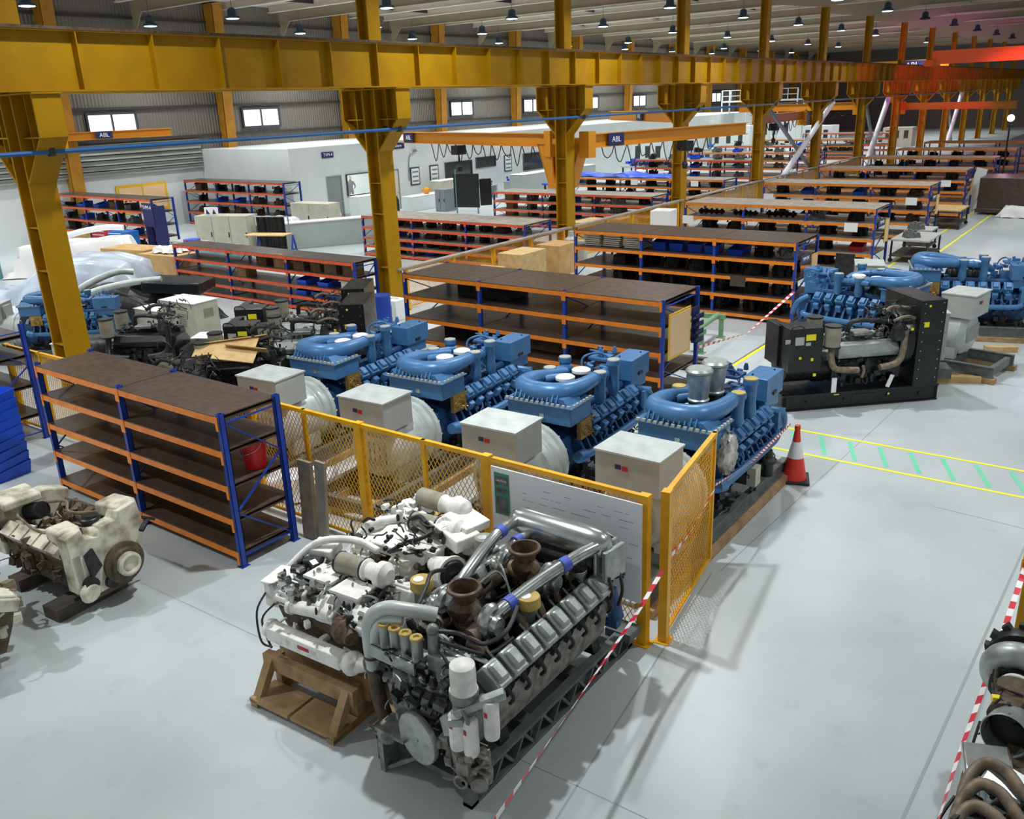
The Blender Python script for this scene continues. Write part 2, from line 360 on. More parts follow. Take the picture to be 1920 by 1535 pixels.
# office block
OX = -38.5
g = G(); g.box(OX - .15, OX, 32.05, 36.1, 0, 3.95); g.box(OX - .15, OX, 38.2, 100, 0, 3.95); g.box(OX - .15, OX, 36.1, 38.2, 0, 1.25); g.box(OX - .15, OX, 36.1, 38.2, 2.38, 3.95)
g.box(WX, OX - .15, 32.05, 32.2, 0, 3.95); g.box(WX, OX, 32.05, 100, 3.95, 4.1); g.box(-44.2, -44.05, 32.2, 100, 0, 3.95); g.box(-44.05, OX - .15, 32.2, 100, 0, .18); g.box(-44.05, OX - .15, 35.2, 35.3, .18, 3.95); g.box(-44.05, OX - .15, 44, 44.1, .18, 3.95)
struct(g, 'wall_office', 'office_white', smooth=0)
spot_fill('office_room_light', (-41.5, 38.6, 3.5), 420, (1, .95, .93), .4)
def wallbox(y0, y1, z0, z1, m, d=.05): g = G(); g.box(OX, OX + d, y0, y1, z0, z1); return g
def door(n, y0, y1, z1, m):
    g = G(); g.box(OX, OX + .08, y0 - .07, y0, 0, z1 + .07); g.box(OX, OX + .08, y1, y1 + .07, 0, z1 + .07); g.box(OX, OX + .08, y0, y1, z1, z1 + .07)
    d = struct(g, 'door_%d' % n, 'door_grey', smooth=0); g = G(); g.box(OX, OX + .04, y0, y1, 0, z1); g.o('door_panel', m, d, smooth=0)
    g = G(); g.cyl((OX + .04, y1 - .12, 1), (OX + .12, y1 - .12, 1), .03); g.box(OX + .1, OX + .13, y1 - .24, y1 - .1, .98, 1.02); g.o('door_handle', 'silver', d)
door(1, 34.6, 35.6, 2.38, 'door_grey'); door(2, 39.5, 40.4, 2.35, 'door_cream')
def offwin(n, y0, y1, z0, z1, m):
    g = G()
    for a, b_, c, d in ((y0 - .06, y1 + .06, z1, z1 + .06), (y0 - .06, y1 + .06, z0 - .06, z0), (y0 - .06, y0, z0, z1), (y1, y1 + .06, z0, z1)): g.box(OX, OX + .1, a, b_, c, d)
    w = struct(g, 'window_%d' % n, 'frame_dark', smooth=0); g = G(); g.box(OX + .01, OX + .03, y0, y1, z0, z1); g.o('pane', m, w, smooth=0)
offwin(20, 36.1, 38.2, 1.25, 2.38, 'clear_pane'); offwin(21, 45.0, 47.7, 1.15, 2.4, 'glass_dark'); offwin(22, 48.3, 50.4, 1.9, 2.5, 'glass_dark'); offwin(23, 53.9, 57.5, 1.3, 2.4, 'glass_dark')
# framed notices and wall signs on the office
def board(y0, y1, z0, z1, m_in, label, name='notice_board', fr='frame_dark', rows=3):
    t = thing(name, label, name.replace('_', ' '), (OX + .05, (y0 + y1) / 2, z0))
    o = (-OX - .05, -(y0 + y1) / 2, -z0)
    g = G(o); g.box(OX, OX + .06, y0, y1, z0, z1); g.o('frame', fr, t, smooth=0)
    g = G(o); g.box(OX + .06, OX + .07, y0 + .08, y1 - .08, z0 + .08, z1 - .08); g.o('sheet', m_in, t, smooth=0)
    g = G(o)
    for i in range(rows): g.box(OX + .07, OX + .075, y0 + .15, y1 - .15, z0 + .2 + i * .28, z0 + .3 + i * .28)
    g.o('print', 'seal_teal', t, smooth=0); return t
board(41.55, 42.4, 1.3, 2.4, 'paper', 'tall framed notice on the white office wall, first right of the cream door')
board(43.4, 44.25, 1.3, 2.4, 'paper', 'tall framed notice on the white office wall, second right of the cream door')
board(51.5, 52.4, 1.35, 2.5, 'paper', 'tall framed notice on the white office wall above the grey counter')
def sign(y, z, w, h, s, label, size):
    t = thing('wall_sign', label, 'sign', (OX + .02, y, z)); g = G(); g.box(0, .05, -w / 2, w / 2, -h / 2, h / 2); g.o('panel', 'sign_navy', t, smooth=0)
    text(s, size, 'lettering', 'sign_white', t, (.055, 0, 0), (90, 0, 90)); return t
sign(34.8, 3.62, .85, .32, 'TVM-4', 'small navy wall sign with white letters above the grey office door', .24)
sign(40.2, 3.78, 1.9, .36, 'TVM-3 Store', 'long navy wall sign with white letters above the cream office door', .26)
# steel columns of the crane row
def column(first):
    t = thing('steel_column', 'yellow H section column carrying the crane girders', 'column', (0, 0, 0), group='yellow steel columns of the crane row')
    g = G(); g.box(.21, .26, -.28, .28, 0, 6.5); g.box(-.26, -.21, -.28, .28, 0, 6.5); g.box(-.21, .21, -.012, .012, 0, 6.5)
    for z in (.0, 1.4, 3.0, 3.9): g.box(-.21, .21, -.26, .26, z, z + .02)
    g.box(-.42, .42, -.4, .4, 0, .03); g.o('shaft', 'yellow_paint', t, smooth=0)
    g = G()
    for s in (-1, 1):
        P = [(s * .26, 4.85), (s * 1.08, 5.72), (s * 1.08, 6.5), (s * .2, 6.5)]
        g.prism(P if s > 0 else P[::-1], 'y', -.012, .012)
        a = [(s * .24, 4.83), (s * 1.06, 5.7), (s * 1.1, 5.7), (s * .28, 4.8)]; g.prism(a, 'y', -.28, .28)
        g.box(*(sorted((s * 1.06, s * 1.1))), -.28, .28, 5.7, 6.5); g.box(*(sorted((s * .22, s * 1.08))), -.2, .2, 5.68, 5.71)
        g.box(*(sorted((s * .6, s * .62))), -.2, .2, 5.2, 6.5)
    g.box(-1.15, 1.15, -.3, .3, 6.5, 6.53); g.o('bracket', 'yellow_paint', t, smooth=0)
    g = G(); g.box(.17, .21, -.24, .24, 6.53, 10.9); g.box(-.21, -.17, -.24, .24, 6.53, 10.9); g.box(-.17, .17, -.012, .012, 6.53, 10.9); g.o('upper_shaft', 'yellow_paint', t, smooth=0)
    return t
c0 = column(0); c0.location = (CX, CY[0], 0)
for y in CY[1:]: dup(c0, (CX, y, 0))
def girder(x, label):
    t = thing('crane_girder', label, 'crane girder', (x, 60, 6.54)); y0, y1 = -68, 85
    g = G(); g.box(-.012, .012, y0, y1, .03, 1.1); g.o('web', 'yellow_paint', t, smooth=0)
    g = G(); g.box(-.2, .2, y0, y1, 0, .03); g.o('bottom_flange', 'yellow_paint', t, smooth=0)
    g = G(); g.box(-.2, .2, y0, y1, 1.1, 1.13); g.o('top_flange', 'yellow_paint', t, smooth=0)
    g = G(); g.box(-.04, .04, y0, y1, 1.13, 1.2); g.box(-.22, .22, y0, y1, 1.125, 1.135); g.o('crane_rail', 'rust', t, smooth=0)
    for i in range(90):
        y = y0 + 1.1 + 1.675 * i
        g = G(); g.box(-.19, .19, y - .012, y + .012, .03, 1.1); g.o('stiffener', 'yellow_paint', t, smooth=0)
    return t
girder(-17.95, 'long yellow crane girder on the near side of the column row'); girder(-19.65, 'long yellow crane girder on the far side of the column row')
# ceiling: rafters and purlins
g0 = None
for y in CY:
    g = G(); g.prism([(-46.4, 10.2), (-45.4, 11.3), (-22, 11.3), (-18.8, 10.9), (-15.6, 11.3), (16, 11.3), (16, 12.09), (-46.4, 12.09)], 'y', -.015, .015)
    g.box(-45.4, -22, -.14, .14, 11.28, 11.31); g.box(-15.6, 16, -.14, .14, 11.28, 11.31)
    if g0 is None: g0 = g.o('rafter', 'rafter', smooth=0); tag(g0, 'pale grey brown steel rafter spanning under the roof', 'rafter', 'roof rafters'); g0.location.y = y
    else: c = g0.copy(); COL.objects.link(c); c.location.y = y
g0 = None
for i in range(36):
    y = 10 + 3.35 * i + 1.3
    g = G(); g.box(-46, 14, -.14, .14, 11.72, 11.76); g.box(-46, 14, -.012, .012, 11.76, 12.1)
    if g0 is None: g0 = g.o('roof_purlin', 'purlin', smooth=0); tag(g0, 'pale roof purlin under the ceiling sheets', 'purlin', 'roof purlins'); g0.location.y = y
    else: c = g0.copy(); COL.objects.link(c); c.location.y = y
for x in (-42, -35, -27, -20.5, -14, -9):
    g = G(); g.box(x, x + .08, -6, 149, 11.9, 12.1); trim(g, 'trim_dark', smooth=0)
# high bay lamps
def highbay(dark=False):
    t = thing('high_bay_lamp', 'round black high bay lamp hanging from the roof, ' + ('unlit' if dark else 'lit white'), 'lamp', (0, 0, 0), group='unlit high bay lamps' if dark else 'lit high bay lamps')
    g = G(); g.lathe((0, 0, 10.42), (0, 0, 1), [(.36, 0), (.34, .1), (.22, .16), (.2, .42), (.1, .5)], 14); g.o('housing', 'lamp_body', t)
    g = G(); g.cyl((0, 0, 10.9), (0, 0, 12.1), .012, n=6); g.o('suspension', 'lamp_body', t)
    g = G(); g.lathe((0, 0, 10.395), (0, 0, 1), [(.2, 0), (.31, .02), (.31, .03)], 14); g.o('lens', 'lamp_lens' if not dark else 'dark_metal', t)
    return t
l0 = ld = None
for x, y in LAMPS:
    if x > -8 and y < 30: continue
    if y > 112: continue
    if x > -14 and y < 30: continue
    if l0 is None: l0 = highbay(); l0.location = (x, y, 0); continue
    if x > -20 and y > 64:
        if ld is None: ld = highbay(True); ld.location = (x, y, 0)
        else: dup(ld, (x, y, 0))
        continue
    dup(l0, (x, y, 0))
# conduit pipe along the girder row
t = thing('compressed_air_pipe', 'long blue pipe hung along the yellow column row', 'pipe', (-17.95, 40, 5.32))
g = G(); g.tube([(0, y, .1 if i else .1) for i, y in enumerate(range(-45, 10, 5))], .045, 8, k=1); g.o('blue_run', 'pipe_blue', t)
g = G(); g.tube([(0, y, .1) for y in range(5, 90, 5)], .045, 8, k=1); g.o('grey_run', 'pipe_grey', t, label='grey far length of the pipe')
for y in [c - 40 for c in CY if c < 100]:
    g = G(); g.box(-.62, .06, y - .02, y + .02, .14, .19); g.ob((0, y, .1), (.14, .1, .16)); g.o('hanger', 'trim_dark', t)
# white cross braces in three bays
for y0, y1 in ((51.2, 62.1), (71.3, 75.9), (101.4, 105.6)):
    pass
for i, (ya, yb) in enumerate(((51.2, 61.9), (71.2, 76.2), (101.2, 106))):
    t = thing('cross_brace', ['white diagonal tube braces crossing between the yellow columns, nearest set', 'white diagonal tube braces crossing between the yellow columns, middle set', 'white diagonal tube braces crossing between the yellow columns, farthest set'][i], 'brace', (CX, ya, 0))
    d = yb - ya
    g = G(); g.cyl((.1, 0, .25), (.1, d, 5.25), .17 if i == 0 else .2, n=12); g.o('front_tube', 'tube_white', t)
    g = G(); g.cyl((-.3, 0, 5.2), (-.3, d * .95, .3), .12, n=12); g.o('rear_tube', 'pipe_grey', t)
# overhead cranes
def bridge(x0, x1, y, z, label, mt, s=None, h=1.05):
    t = thing('overhead_crane', label, 'crane', ((x0 + x1) / 2, y, z)); w = (x1 - x0) / 2
    g = G(); g.box(-w, w, -.25, .25, 0, h); g.o('bridge_girder', mt, t, smooth=0)
    for sx in (-1, 1): g = G(); g.box(sx * w - .35, sx * w + .35, -1.5, 1.5, -.15, .3); g.o('end_carriage', mt, t, smooth=0)
    g = G(); g.box(2, 3.6, -.7, -.25, -.7, .5); g.cyl((2.4, -.5, -.7), (2.4, -.5, -1.6), .03); g.ob((2.4, -.5, -1.7), (.3, .2, .4)); g.o('hoist', 'dark_metal', t)
    if s:
        g = G(); g.box(w * .55, w * .55 + 3, -.3, -.25, .1, h - .05); sp = g.o('logo_panel', 'sign_navy', t, smooth=0)
        text(s, .8, 'lettering', 'sign_white', t, (w * .55 + 1.5, -.31, h / 2), (90, 0, 0)); 
    return t
bridge(-45.2, -20.2, 108, 7.75, 'yellow overhead crane bridge with a navy sign, far down the left bay', 'jib_orange', 'ABL')
bridge(-17.4, 12, 84, 7.75, 'reddish orange overhead crane bridge far down the near bay', 'jib_orange')
def jib(p, q, label, s=True, h=.52, cab=True, dep=.16, sa=.12):
    p, q = V(*p), V(*q); L = (q - p).length; rz = math.atan2(q.y - p.y, q.x - p.x)
    t = thing('jib_crane', label, 'jib crane', p, rz)
    g = G(); g.box(0, L, -.02, .02, 0, h); g.box(0, L, -dep, dep, 0, .03); g.box(0, L, -dep, dep, h - .03, h); g.o('arm', 'jib_orange', t, smooth=0)
    g = G(); g.box(-.3, .1, -.25, .25, -.35, h + .1); g.o('pivot', 'jib_orange', t, smooth=0)
    if cab:
        g = G()
        n = int(L / .8)
        for i in range(n):
            x = .6 + i * .75
            if x + .6 > L * .8: break
            g.tube([(x, -.1, 0), (x + .12, -.1, -.3 - .15 * (i % 2)), (x + .35, -.1, -.42 - .2 * (i % 3)), (x + .58, -.1, -.25), (x + .7, -.1, 0)], .022, 5, k=3)
        g.o('festoon_cable', 'hose_black', t)
        g = G(); g.box(L * .55, L * .55 + .5, -.25, .25, -.45, -.05); g.lathe((L * .55 + .25, 0, -1.2), (0, 0, 1), [(.1, 0), (.14, .2), (.05, .35), (.03, .8)], 10); g.o('hoist', 'dark_metal', t)
    if s:
        side = -1
        c = V(L * sa, 0, h / 2)
        for sd in (-1, 1):
            g = G(); g.box(c.x - .45, c.x + .45, *(sorted((sd * (dep + .01), sd * (dep + .03)))), .04, h - .02); g.o('logo_panel', 'sign_navy', t, smooth=0)
            text('ABL', .3, 'lettering', 'sign_white', t, (c.x, sd * (dep + .035), h / 2), (90, 0, 0 if sd < 0 else 180))
    return t
jib((-19.9, 29.75, 4.3), (-31.4, 33.6, 4.3), 'orange jib crane arm with festoon cables reaching towards the white office', sa=.93)
jib((-18.1, 29.75, 4.25), (-15.9, 39.9, 4.25), 'orange jib crane arm with a navy logo sign crossing in front of the fourth column', sa=.13)
jib((-19.3, 40.3, 4.8), (-27.8, 48.2, 4.8), 'short orange jib crane arm high up behind the others', sa=.5, cab=False)
jib((-45.6, 23.6, 5.0), (-45.0, 29.4, 5.0), 'short orange jib crane arm under the first window of the side wall', sa=.35, cab=False, h=.4)
jib((-19.62, 58.6, 4.3), (-19.62, 50.2, 4.3), 'orange jib crane arm beside the white cross braces', s=False)
jib((-19.4, 69.8, 4.6), (-28.5, 70, 4.6), 'orange jib crane arm far behind the sixth column', s=False)
jib((-18.4, 79.8, 4.3), (-9.4, 74, 4.3), 'reddish jib crane arm reaching into the near bay far away', s=False, cab=False)
t = thing('jib_bracket', 'orange tapering jib crane mast bracket clasping the third yellow column', 'bracket', (-19.4, 29.85, 2.72))
for s in (-1, 1):
    g = G(); g.prism([(s * .3, 0), (s * .42, 0), (s * 1.05, 1.9), (s * .3, 1.9)], 'y', .32, .4); g.prism([(s * .3, 0), (s * .42, 0), (s * 1.05, 1.9), (s * .3, 1.9)], 'y', -.3, -.22); g.prism([(s * .42, 0), (s * .46, 0), (s * 1.08, 1.9), (s * 1.02, 1.9)], 'y', -.3, .4); g.o('side_plate', 'jib_orange', t, smooth=0)
g = G(); g.box(-.5, .5, -.35, -.31, 0, .2); g.box(-1.1, 1.1, -.35, -.31, 1.7, 1.9); g.o('clamp_band', 'jib_orange', t, smooth=0)
# ================================================================= RACKS
def rack(x0, y0, bays, bw, dep, levels, H, label, mb='orange_beam', mshelf='shelf_brown', rz=0, fine=True, loc=None, back=True, top=True):
    t = thing('pallet_rack', label, 'shelving rack', (x0, y0, 0), rz)
    L = bays * bw; cache = {}
    def put(key, mk, name, m, loc):
        if key not in cache: o = mk().o(name, m, t, smooth=0); cache[key] = o
        else: o = cache[key].copy(); COL.objects.link(o)
        o.parent = t; o.location = loc
    def post():
        g = G(); g.box(-.035, .035, -.045, -.035, 0, H); g.box(-.035, -.027, -.045, .045, 0, H); g.box(.027, .035, -.045, .045, 0, H); g.box(-.035, .035, .035, .045, 0, H); g.box(-.06, .06, -.07, .07, 0, .008); return g
    def brace():
        g = G(); n = max(2, int(H / .62)); zz = [.15 + (H - .3) * i / n for i in range(n + 1)]
        for i in range(n):
            a, b_ = ((0, .03), (0, dep - .03)) if i % 2 else ((0, dep - .03), (0, .03))
            g.bar((a[0], a[1], zz[i]), (b_[0], b_[1], zz[i + 1]), .03, .02)
        g.bar((0, .03, zz[0]), (0, dep - .03, zz[0]), .03, .02); g.bar((0, .03, zz[-1]), (0, dep - .03, zz[-1]), .03, .02); return g
    for i in range(bays + 1):
        for y in (0, dep): put('p', post, 'post', 'blue_upright', (i * bw, y, 0))
        put('b', brace, 'brace', 'blue_upright', (i * bw, 0, 0))
    def beam():
        g = G(); g.box(.03, bw - .03, -.05, -.005, -.06, .03); g.box(-.0, .05, -.058, -.046, -.16, .04); g.box(bw - .05, bw, -.058, -.046, -.16, .04); return g
    def shelf():
        g = G(); g.box(.01, bw - .01, -.03, dep + .03, -.03, -.008); g.box(.01, bw - .01, -.045, dep + .045, .03, .045); return g
    for i in range(bays):
        for z in levels:
            put('f', beam, 'beam', mb, (i * bw, 0, z))
            if back: put('r', beam, 'beam', mb, (i * bw, dep + .055, z))
            put('s', shelf, 'shelf_board', mshelf, (i * bw, 0, z))
    return t
A = rack(-14.42, 6.28, 2, 2.44, .92, (.19, .7, 1.2, 1.71, 2.2), 2.28, 'empty orange and blue rack with dark brown shelves beside the white stripped engine')
rack(-14.42, 15.1, 3, 2.3, 1.6, (.1, .62, 1.14, 1.67, 2.18), 2.24, 'long orange and blue rack just behind the row of blue generator sets')
LV = (.14, .67, 1.18, 1.69, 2.19)
rack(-14.45, 22.9, 3, 2.3, 1.75, LV, 2.23, 'long orange and blue rack holding blue bins and white boards on its top shelves')
rack(-14.45, 30.7, 3, 2.3, 1.8, LV, 2.23, 'orange and blue rack with a red bin, next behind the rack of blue bins', mshelf='shelf_grey')
rack(-14.45, 38.8, 3, 2.3, 1.75, LV, 2.23, 'orange and blue rack with small hooks, behind the rack with a red bin', mshelf='shelf_grey', back=False)
rack(-14.45, 46.6, 3, 2.3, 1.75, LV, 2.23, 'orange and blue rack standing fifth from the blue generator sets', mshelf='shelf_grey', back=False)
rack(-14.45, 54.6, 3, 2.3, 1.75, LV, 2.23, 'dim rack in purple shade, first of the three far ones', mshelf='shelf_grey', back=False)
rack(-14.45, 62.4, 3, 2.3, 1.75, LV, 2.23, 'dim rack in purple shade, second of the three far ones', mshelf='shelf_grey', back=False)
rack(-14.45, 70.4, 3, 2.3, 1.75, LV, 2.23, 'dim rack in purple shade, last of the three far ones', mshelf='shelf_grey', back=False)
L4 = (.1, .43, .78, 1.22, 1.66)
rack(-28.15, 17.78, 3, 3.05, .9, L4, 1.7, 'red orange rack with brown cartons in front of the second yellow column', mb='red_beam')
rack(-27.45, 26.45, 3, 2.84, 1.7, L4, 1.7, 'red orange rack packed with engine parts behind the second yellow column', mb='red_beam', mshelf='shelf_grey')
rack(-28.05, 36.55, 3, 3.05, 1.6, L4, 1.7, 'red orange rack with grey and blue goods behind the third yellow column', mb='red_beam', mshelf='shelf_grey')
rack(-28.4, 44.9, 3, 3.15, 1.7, L4, 1.7, 'orange rack under blue tarpaulins behind the fourth yellow column', mb='orange_beam', mshelf='shelf_grey')
rack(-46.0, 22.7, 3, 2.95, 1.1, (.1, .7, 1.25, 1.85, 2.42), 2.46, 'red beamed rack full of parts against the far side wall, left of two', mb='red_beam', back=False)
rack(-45.8, 30.3, 3, 2.9, 1.1, (.1, .7, 1.3, 1.9, 2.45), 2.5, 'red beamed rack with brown goods at the corner of the white office', mb='red_beam', back=False)
rack(-19.2, 6.4, 1, 1.9, 1.0, (.5, 1.1, 1.7, 2.1), 2.35, 'blue posted rack end at the left edge behind the first yellow column', mb='wood_dark')
rack(-37.0, 12.0, 2, 2.4, 1.0, (.9, 1.5), 1.7, 'low red and brown timber rack at the left edge by the plastic film', mb='red_beam')
# far racks beyond in the left bay
for k, (x, y) in enumerate(((-28, 51.8), (-28, 58.6), (-28.5, 66), (-28.5, 75), (-28.5, 86))):
    rack(x, y, 3, 2.6, 1.6, LV, 2.2, ['orange beamed rack of parts in the far left bay, nearest of five', 'orange beamed rack of parts in the far left bay, second of five', 'orange beamed rack of parts in the far left bay, third of five', 'orange beamed rack of parts in the far left bay, fourth of five', 'orange beamed rack of parts in the far left bay, last of five'][k], mb='orange_beam' if k % 2 else 'red_beam', mshelf='shelf_grey', back=False)

# ---- contents of the racks
PROTO = {}
def proto(kind, v):
    if (kind, v) in PROTO: return PROTO[(kind, v)]
    rd = random.Random(ord(kind[0]) + v * 13 + len(kind)); g = G()
    if kind == 'bin':
        w, d, h = .42, .55, .24
        g.add([(-w/2, -d/2, 0), (w/2, -d/2, 0), (w/2, d/2, 0), (-w/2, d/2, 0), (-w/2-.03, -d/2-.03, h*.6), (w/2+.03, -d/2-.03, h*.6), (w/2+.03, d/2+.03, h), (-w/2-.03, d/2+.03, h),
               (-w/2+.02, -d/2+.02, .02), (w/2-.02, -d/2+.02, .02), (w/2-.02, d/2-.02, .02), (-w/2+.02, d/2-.02, .02), (-w/2, -d/2, h*.6), (w/2, -d/2, h*.6), (w/2, d/2, h), (-w/2, d/2, h)],
              [(0, 3, 2, 1), (0, 1, 5, 4), (1, 2, 6, 5), (2, 3, 7, 6), (3, 0, 4, 7), (8, 9, 10, 11), (12, 13, 9, 8), (13, 14, 10, 9), (14, 15, 11, 10), (15, 12, 8, 11), (4, 5, 13, 12), (5, 6, 14, 13), (6, 7, 15, 14), (7, 4, 12, 15)])
    elif kind == 'carton':
        w, d, h = .5, .5, .34 + .06 * v
        g.box(-w/2, w/2, -d/2, d/2, 0, h); g.box(-.03, .03, -d/2 - .002, d/2 + .002, h - .12, h + .002); g.ob((0, -d/2 - .05, h - .02), (w, .16, .01), (35, 0, 0))
    elif kind == 'boards':
        for i in range(6): g.ob((rd.uniform(-.03, .03), 0, .03 + i * .055), (.62, .9, .035), (0, 0, rd.uniform(-4, 4)))
    elif kind == 'casting':
        g.ob((0, 0, .1), (.55, .5, .2), (0, 0, rd.uniform(-15, 15)), taper=.85); g.ob((rd.uniform(-.2, .2), -.12, .16), (.2 + .06 * v, .24, .3 - .04 * v), (0, 0, 20 * v)); g.cyl((-.1, -.1, .18), (-.1, -.1, .34), .11, .09, 12); g.cyl((.14, .1, .15), (.14, .1, .27), .08, .1, 12); g.cyl((-.2, -.3, .1), (-.2, .0, .1), .07, n=10); greeble(g, (-.25, .25, -.25, .25, .12, .26), 10, v)
    elif kind == 'lump':
        for q in range(5):
            a, b_, c = rd.uniform(.14, .34), rd.uniform(.14, .34), rd.uniform(.12, .34); g.ob((rd.uniform(-.2, .2), rd.uniform(-.2, .2), c / 2), (a, b_, c), (0, 0, rd.uniform(-40, 40)), taper=rd.uniform(.7, 1))
        g.cyl((rd.uniform(-.2, .2), -.22, .0), (rd.uniform(-.2, .2), -.2, .3), rd.uniform(.05, .1), n=10); g.cyl((-.25, .0, .12), (.2, .05, .16), .09, n=10); greeble(g, (-.28, .28, -.28, .28, .03, .34), 16, v + 40, .03, .09)
    elif kind == 'shaft':
        g.cyl((-.5, 0, .09), (.5, 0, .09), .05, n=10)
        for x in (-.4, -.2, 0, .2, .4): g.cyl((x - .03, 0, .09), (x + .03, 0, .09), .09, n=12)
    o = g.o({'bin': 'parts_bin', 'carton': 'cardboard_carton', 'boards': 'board_stack', 'casting': 'metal_casting', 'lump': 'machine_part', 'shaft': 'crankshaft'}[kind], 'dark_parts')
    PROTO[(kind, v)] = o; o['_used'] = 0; return o
MC = {}
def item(kind, v, m, loc, rz, label, cat, group, sc=1):
    p = proto(kind, v)
    if (kind, v, m) not in MC:
        if not p['_used']: me = p.data
        else: me = p.data.copy()
        me.materials[0] = MATS[m]; MC[(kind, v, m)] = me
    if not p['_used']: o = p; p['_used'] = 1
    else: o = p.copy(); COL.objects.link(o)
    o.data = MC[(kind, v, m)]; o.location = loc; o.rotation_euler.z = rz; o.scale = (sc if not isinstance(sc, tuple) else 1,) * 3 if not isinstance(sc, tuple) else sc
    for kk in list(o.keys()):
        if kk == '_used' and o is not p: del o['_used']
    return tag(o, label, cat, group)
rd = random.Random(4)
KN = {'bin': 'parts bin', 'carton': 'carton', 'boards': 'board stack', 'casting': 'casting', 'lump': 'machine part', 'shaft': 'crankshaft'}
MN = {'bin_blue': 'blue', 'cardboard': 'brown', 'carton_brown': 'dark brown', 'white_board': 'cream', 'dark_parts': 'dark', 'brown_parts': 'rust brown', 'grey_parts': 'grey', 'red_box': 'red', 'blue_vivid': 'bright blue', 'label_yellow': 'yellow', 'black_paint': 'black'}
LVN = ['bottom', 'second', 'middle', 'fourth', 'top']
def fill(x0, x1, y, dep, z, plan, where, lvl, rows=1, zs=1):
    """plan: list of (kind, material) placed evenly along the shelf"""
    n = len(plan)
    for i, (k, m) in enumerate(plan):
        if k is None: continue
        x = x0 + (x1 - x0) * (i + .5) / n; v = rd.randrange(4) if k in ('lump', 'casting') else rd.randrange(2)
        for r_ in range(rows):
            yy = y + dep * (.3 + .42 * r_) + rd.uniform(-.04, .04) if rows > 1 else y + dep * .38 + rd.uniform(-.05, .05)
            s = rd.uniform(.85, 1.1) if k not in ('bin', 'boards') else 1
            s = min(s, .93 * (x1 - x0) / n / {'shaft': 1.05, 'boards': .7, 'lump': .75, 'casting': .72}.get(k, .56)); 
            item(k, v, m, (x, yy, z + .047), rd.uniform(-.12, .12) if k != 'boards' else 0, '%s %s on the %s shelf of the %s' % (MN[m], KN[k], lvl, where), KN[k].split()[-1], '%s %ss on the %s shelf of the %s' % (MN[m], KN[k], lvl, where), (s, s, s * zs))
D, B_, Gr = ('lump', 'dark_parts'), ('casting', 'brown_parts'), ('casting', 'grey_parts')
def C_(k, m, n): return [(k, m)] * n
RN = 'rack of blue bins'
x = -14.45
fill(x + .1, x + 2.2, 22.9, 1.75, 1.69, C_('boards', 'white_board', 3), RN, 'fourth', 1, 1.15); 
fill(x + 2.4, x + 4.6, 22.9, 1.75, 1.69, C_('bin', 'bin_blue', 4), RN, 'fourth', 1, 1.6)
fill(x + 4.7, x + 6.8, 22.9, 1.75, 1.69, [('bin', 'bin_blue'), D, Gr], RN, 'fourth')
for zi, z in enumerate((.14, .67, 1.18)):
    fill(x + .9, x + 6.8, 22.9, 1.75, z, C_('lump', 'dark_parts', 7), RN, LVN[zi], 2, 1.2)
RN = 'rack with a red bin'
for zi, z in enumerate(LV[:-1]):
    pl = C_('lump', 'dark_parts', 6)
    if zi == 1: pl[5] = ('bin', 'red_box')
    if zi == 3: pl = C_('shaft', 'dark_parts', 3) + [('casting', 'grey_parts'), ('lump', 'dark_parts')]
    fill(x + .1, x + 6.8, 30.7, 1.8, z, pl, RN, LVN[zi], 1, 1.2)
RN = 'rack with hooks'
for zi, z in enumerate(LV[1:-1]):
    fill(x + .1, x + 6.8, 38.8, 1.75, z, [D, ('bin', 'bin_blue'), ('casting', 'dark_parts'), ('bin', 'blue_vivid') if zi == 2 else D, ('lump', 'dark_parts'), B_], RN, LVN[zi + 1])
RN = 'fifth rack'
for zi, z in enumerate(LV[2:-1]): fill(x + .1, x + 6.8, 46.6, 1.75, z, C_('lump', 'dark_parts', 5), RN, LVN[zi + 2])
for yy, RN in ((54.6, 'first far rack'), (62.4, 'second far rack')):
    for z, l in ((1.69, 'fourth'), (1.18, 'middle')): fill(x + .1, x + 6.8, yy, 1.75, z, C_('lump', 'dark_parts', 5), RN, l)
RN = 'rack of brown cartons'
fill(-22.0, -19.05, 17.78, .9, 1.22, C_('carton', 'carton_brown', 4), RN, 'fourth'); fill(-25, -23.4, 17.78, .9, .78, [('carton', 'cardboard'), (None, None)], RN, 'middle')
fill(-25, -22.1, 17.78, .9, 1.22, [(None, None), ('carton', 'carton_brown'), ('carton', 'cardboard')], RN, 'fourth')
fill(-22.0, -19.05, 17.78, .9, .78, [('bin', 'bin_blue'), ('bin', 'bin_blue'), ('carton', 'white_board')], RN, 'middle'); fill(-22.0, -19.05, 17.78, .9, .43, C_('bin', 'bin_blue', 4), RN, 'second')
RN = 'packed engine parts rack'
for zi, z in enumerate(L4[:-1]):
    fill(-27.4, -19, 26.45, 1.7, z, ([D, B_, ('casting', 'grey_parts'), ('bin', 'bin_blue'), D, B_, ('lump', 'dark_parts'), ('lump', 'brown_parts'), D][zi:] + [D, B_, Gr][:zi]), RN, LVN[zi])
RN = 'rack of grey and blue goods'
for zi, z in enumerate(L4[1:-1]):
    fill(-28, -19, 36.55, 1.6, z, [('carton', 'cardboard'), ('lump', 'grey_parts'), D, ('bin', 'bin_blue'), ('lump', 'grey_parts'), Gr, D], RN, LVN[zi + 1])
RN = 'rack under tarpaulins'
for zi, z in enumerate(L4[1:-1]): fill(-28.3, -19, 44.9, 1.7, z, C_('lump', 'dark_parts', 4) + C_('lump', 'brown_parts', 2) + [D], RN, LVN[zi + 1])
RN = 'left wall rack'
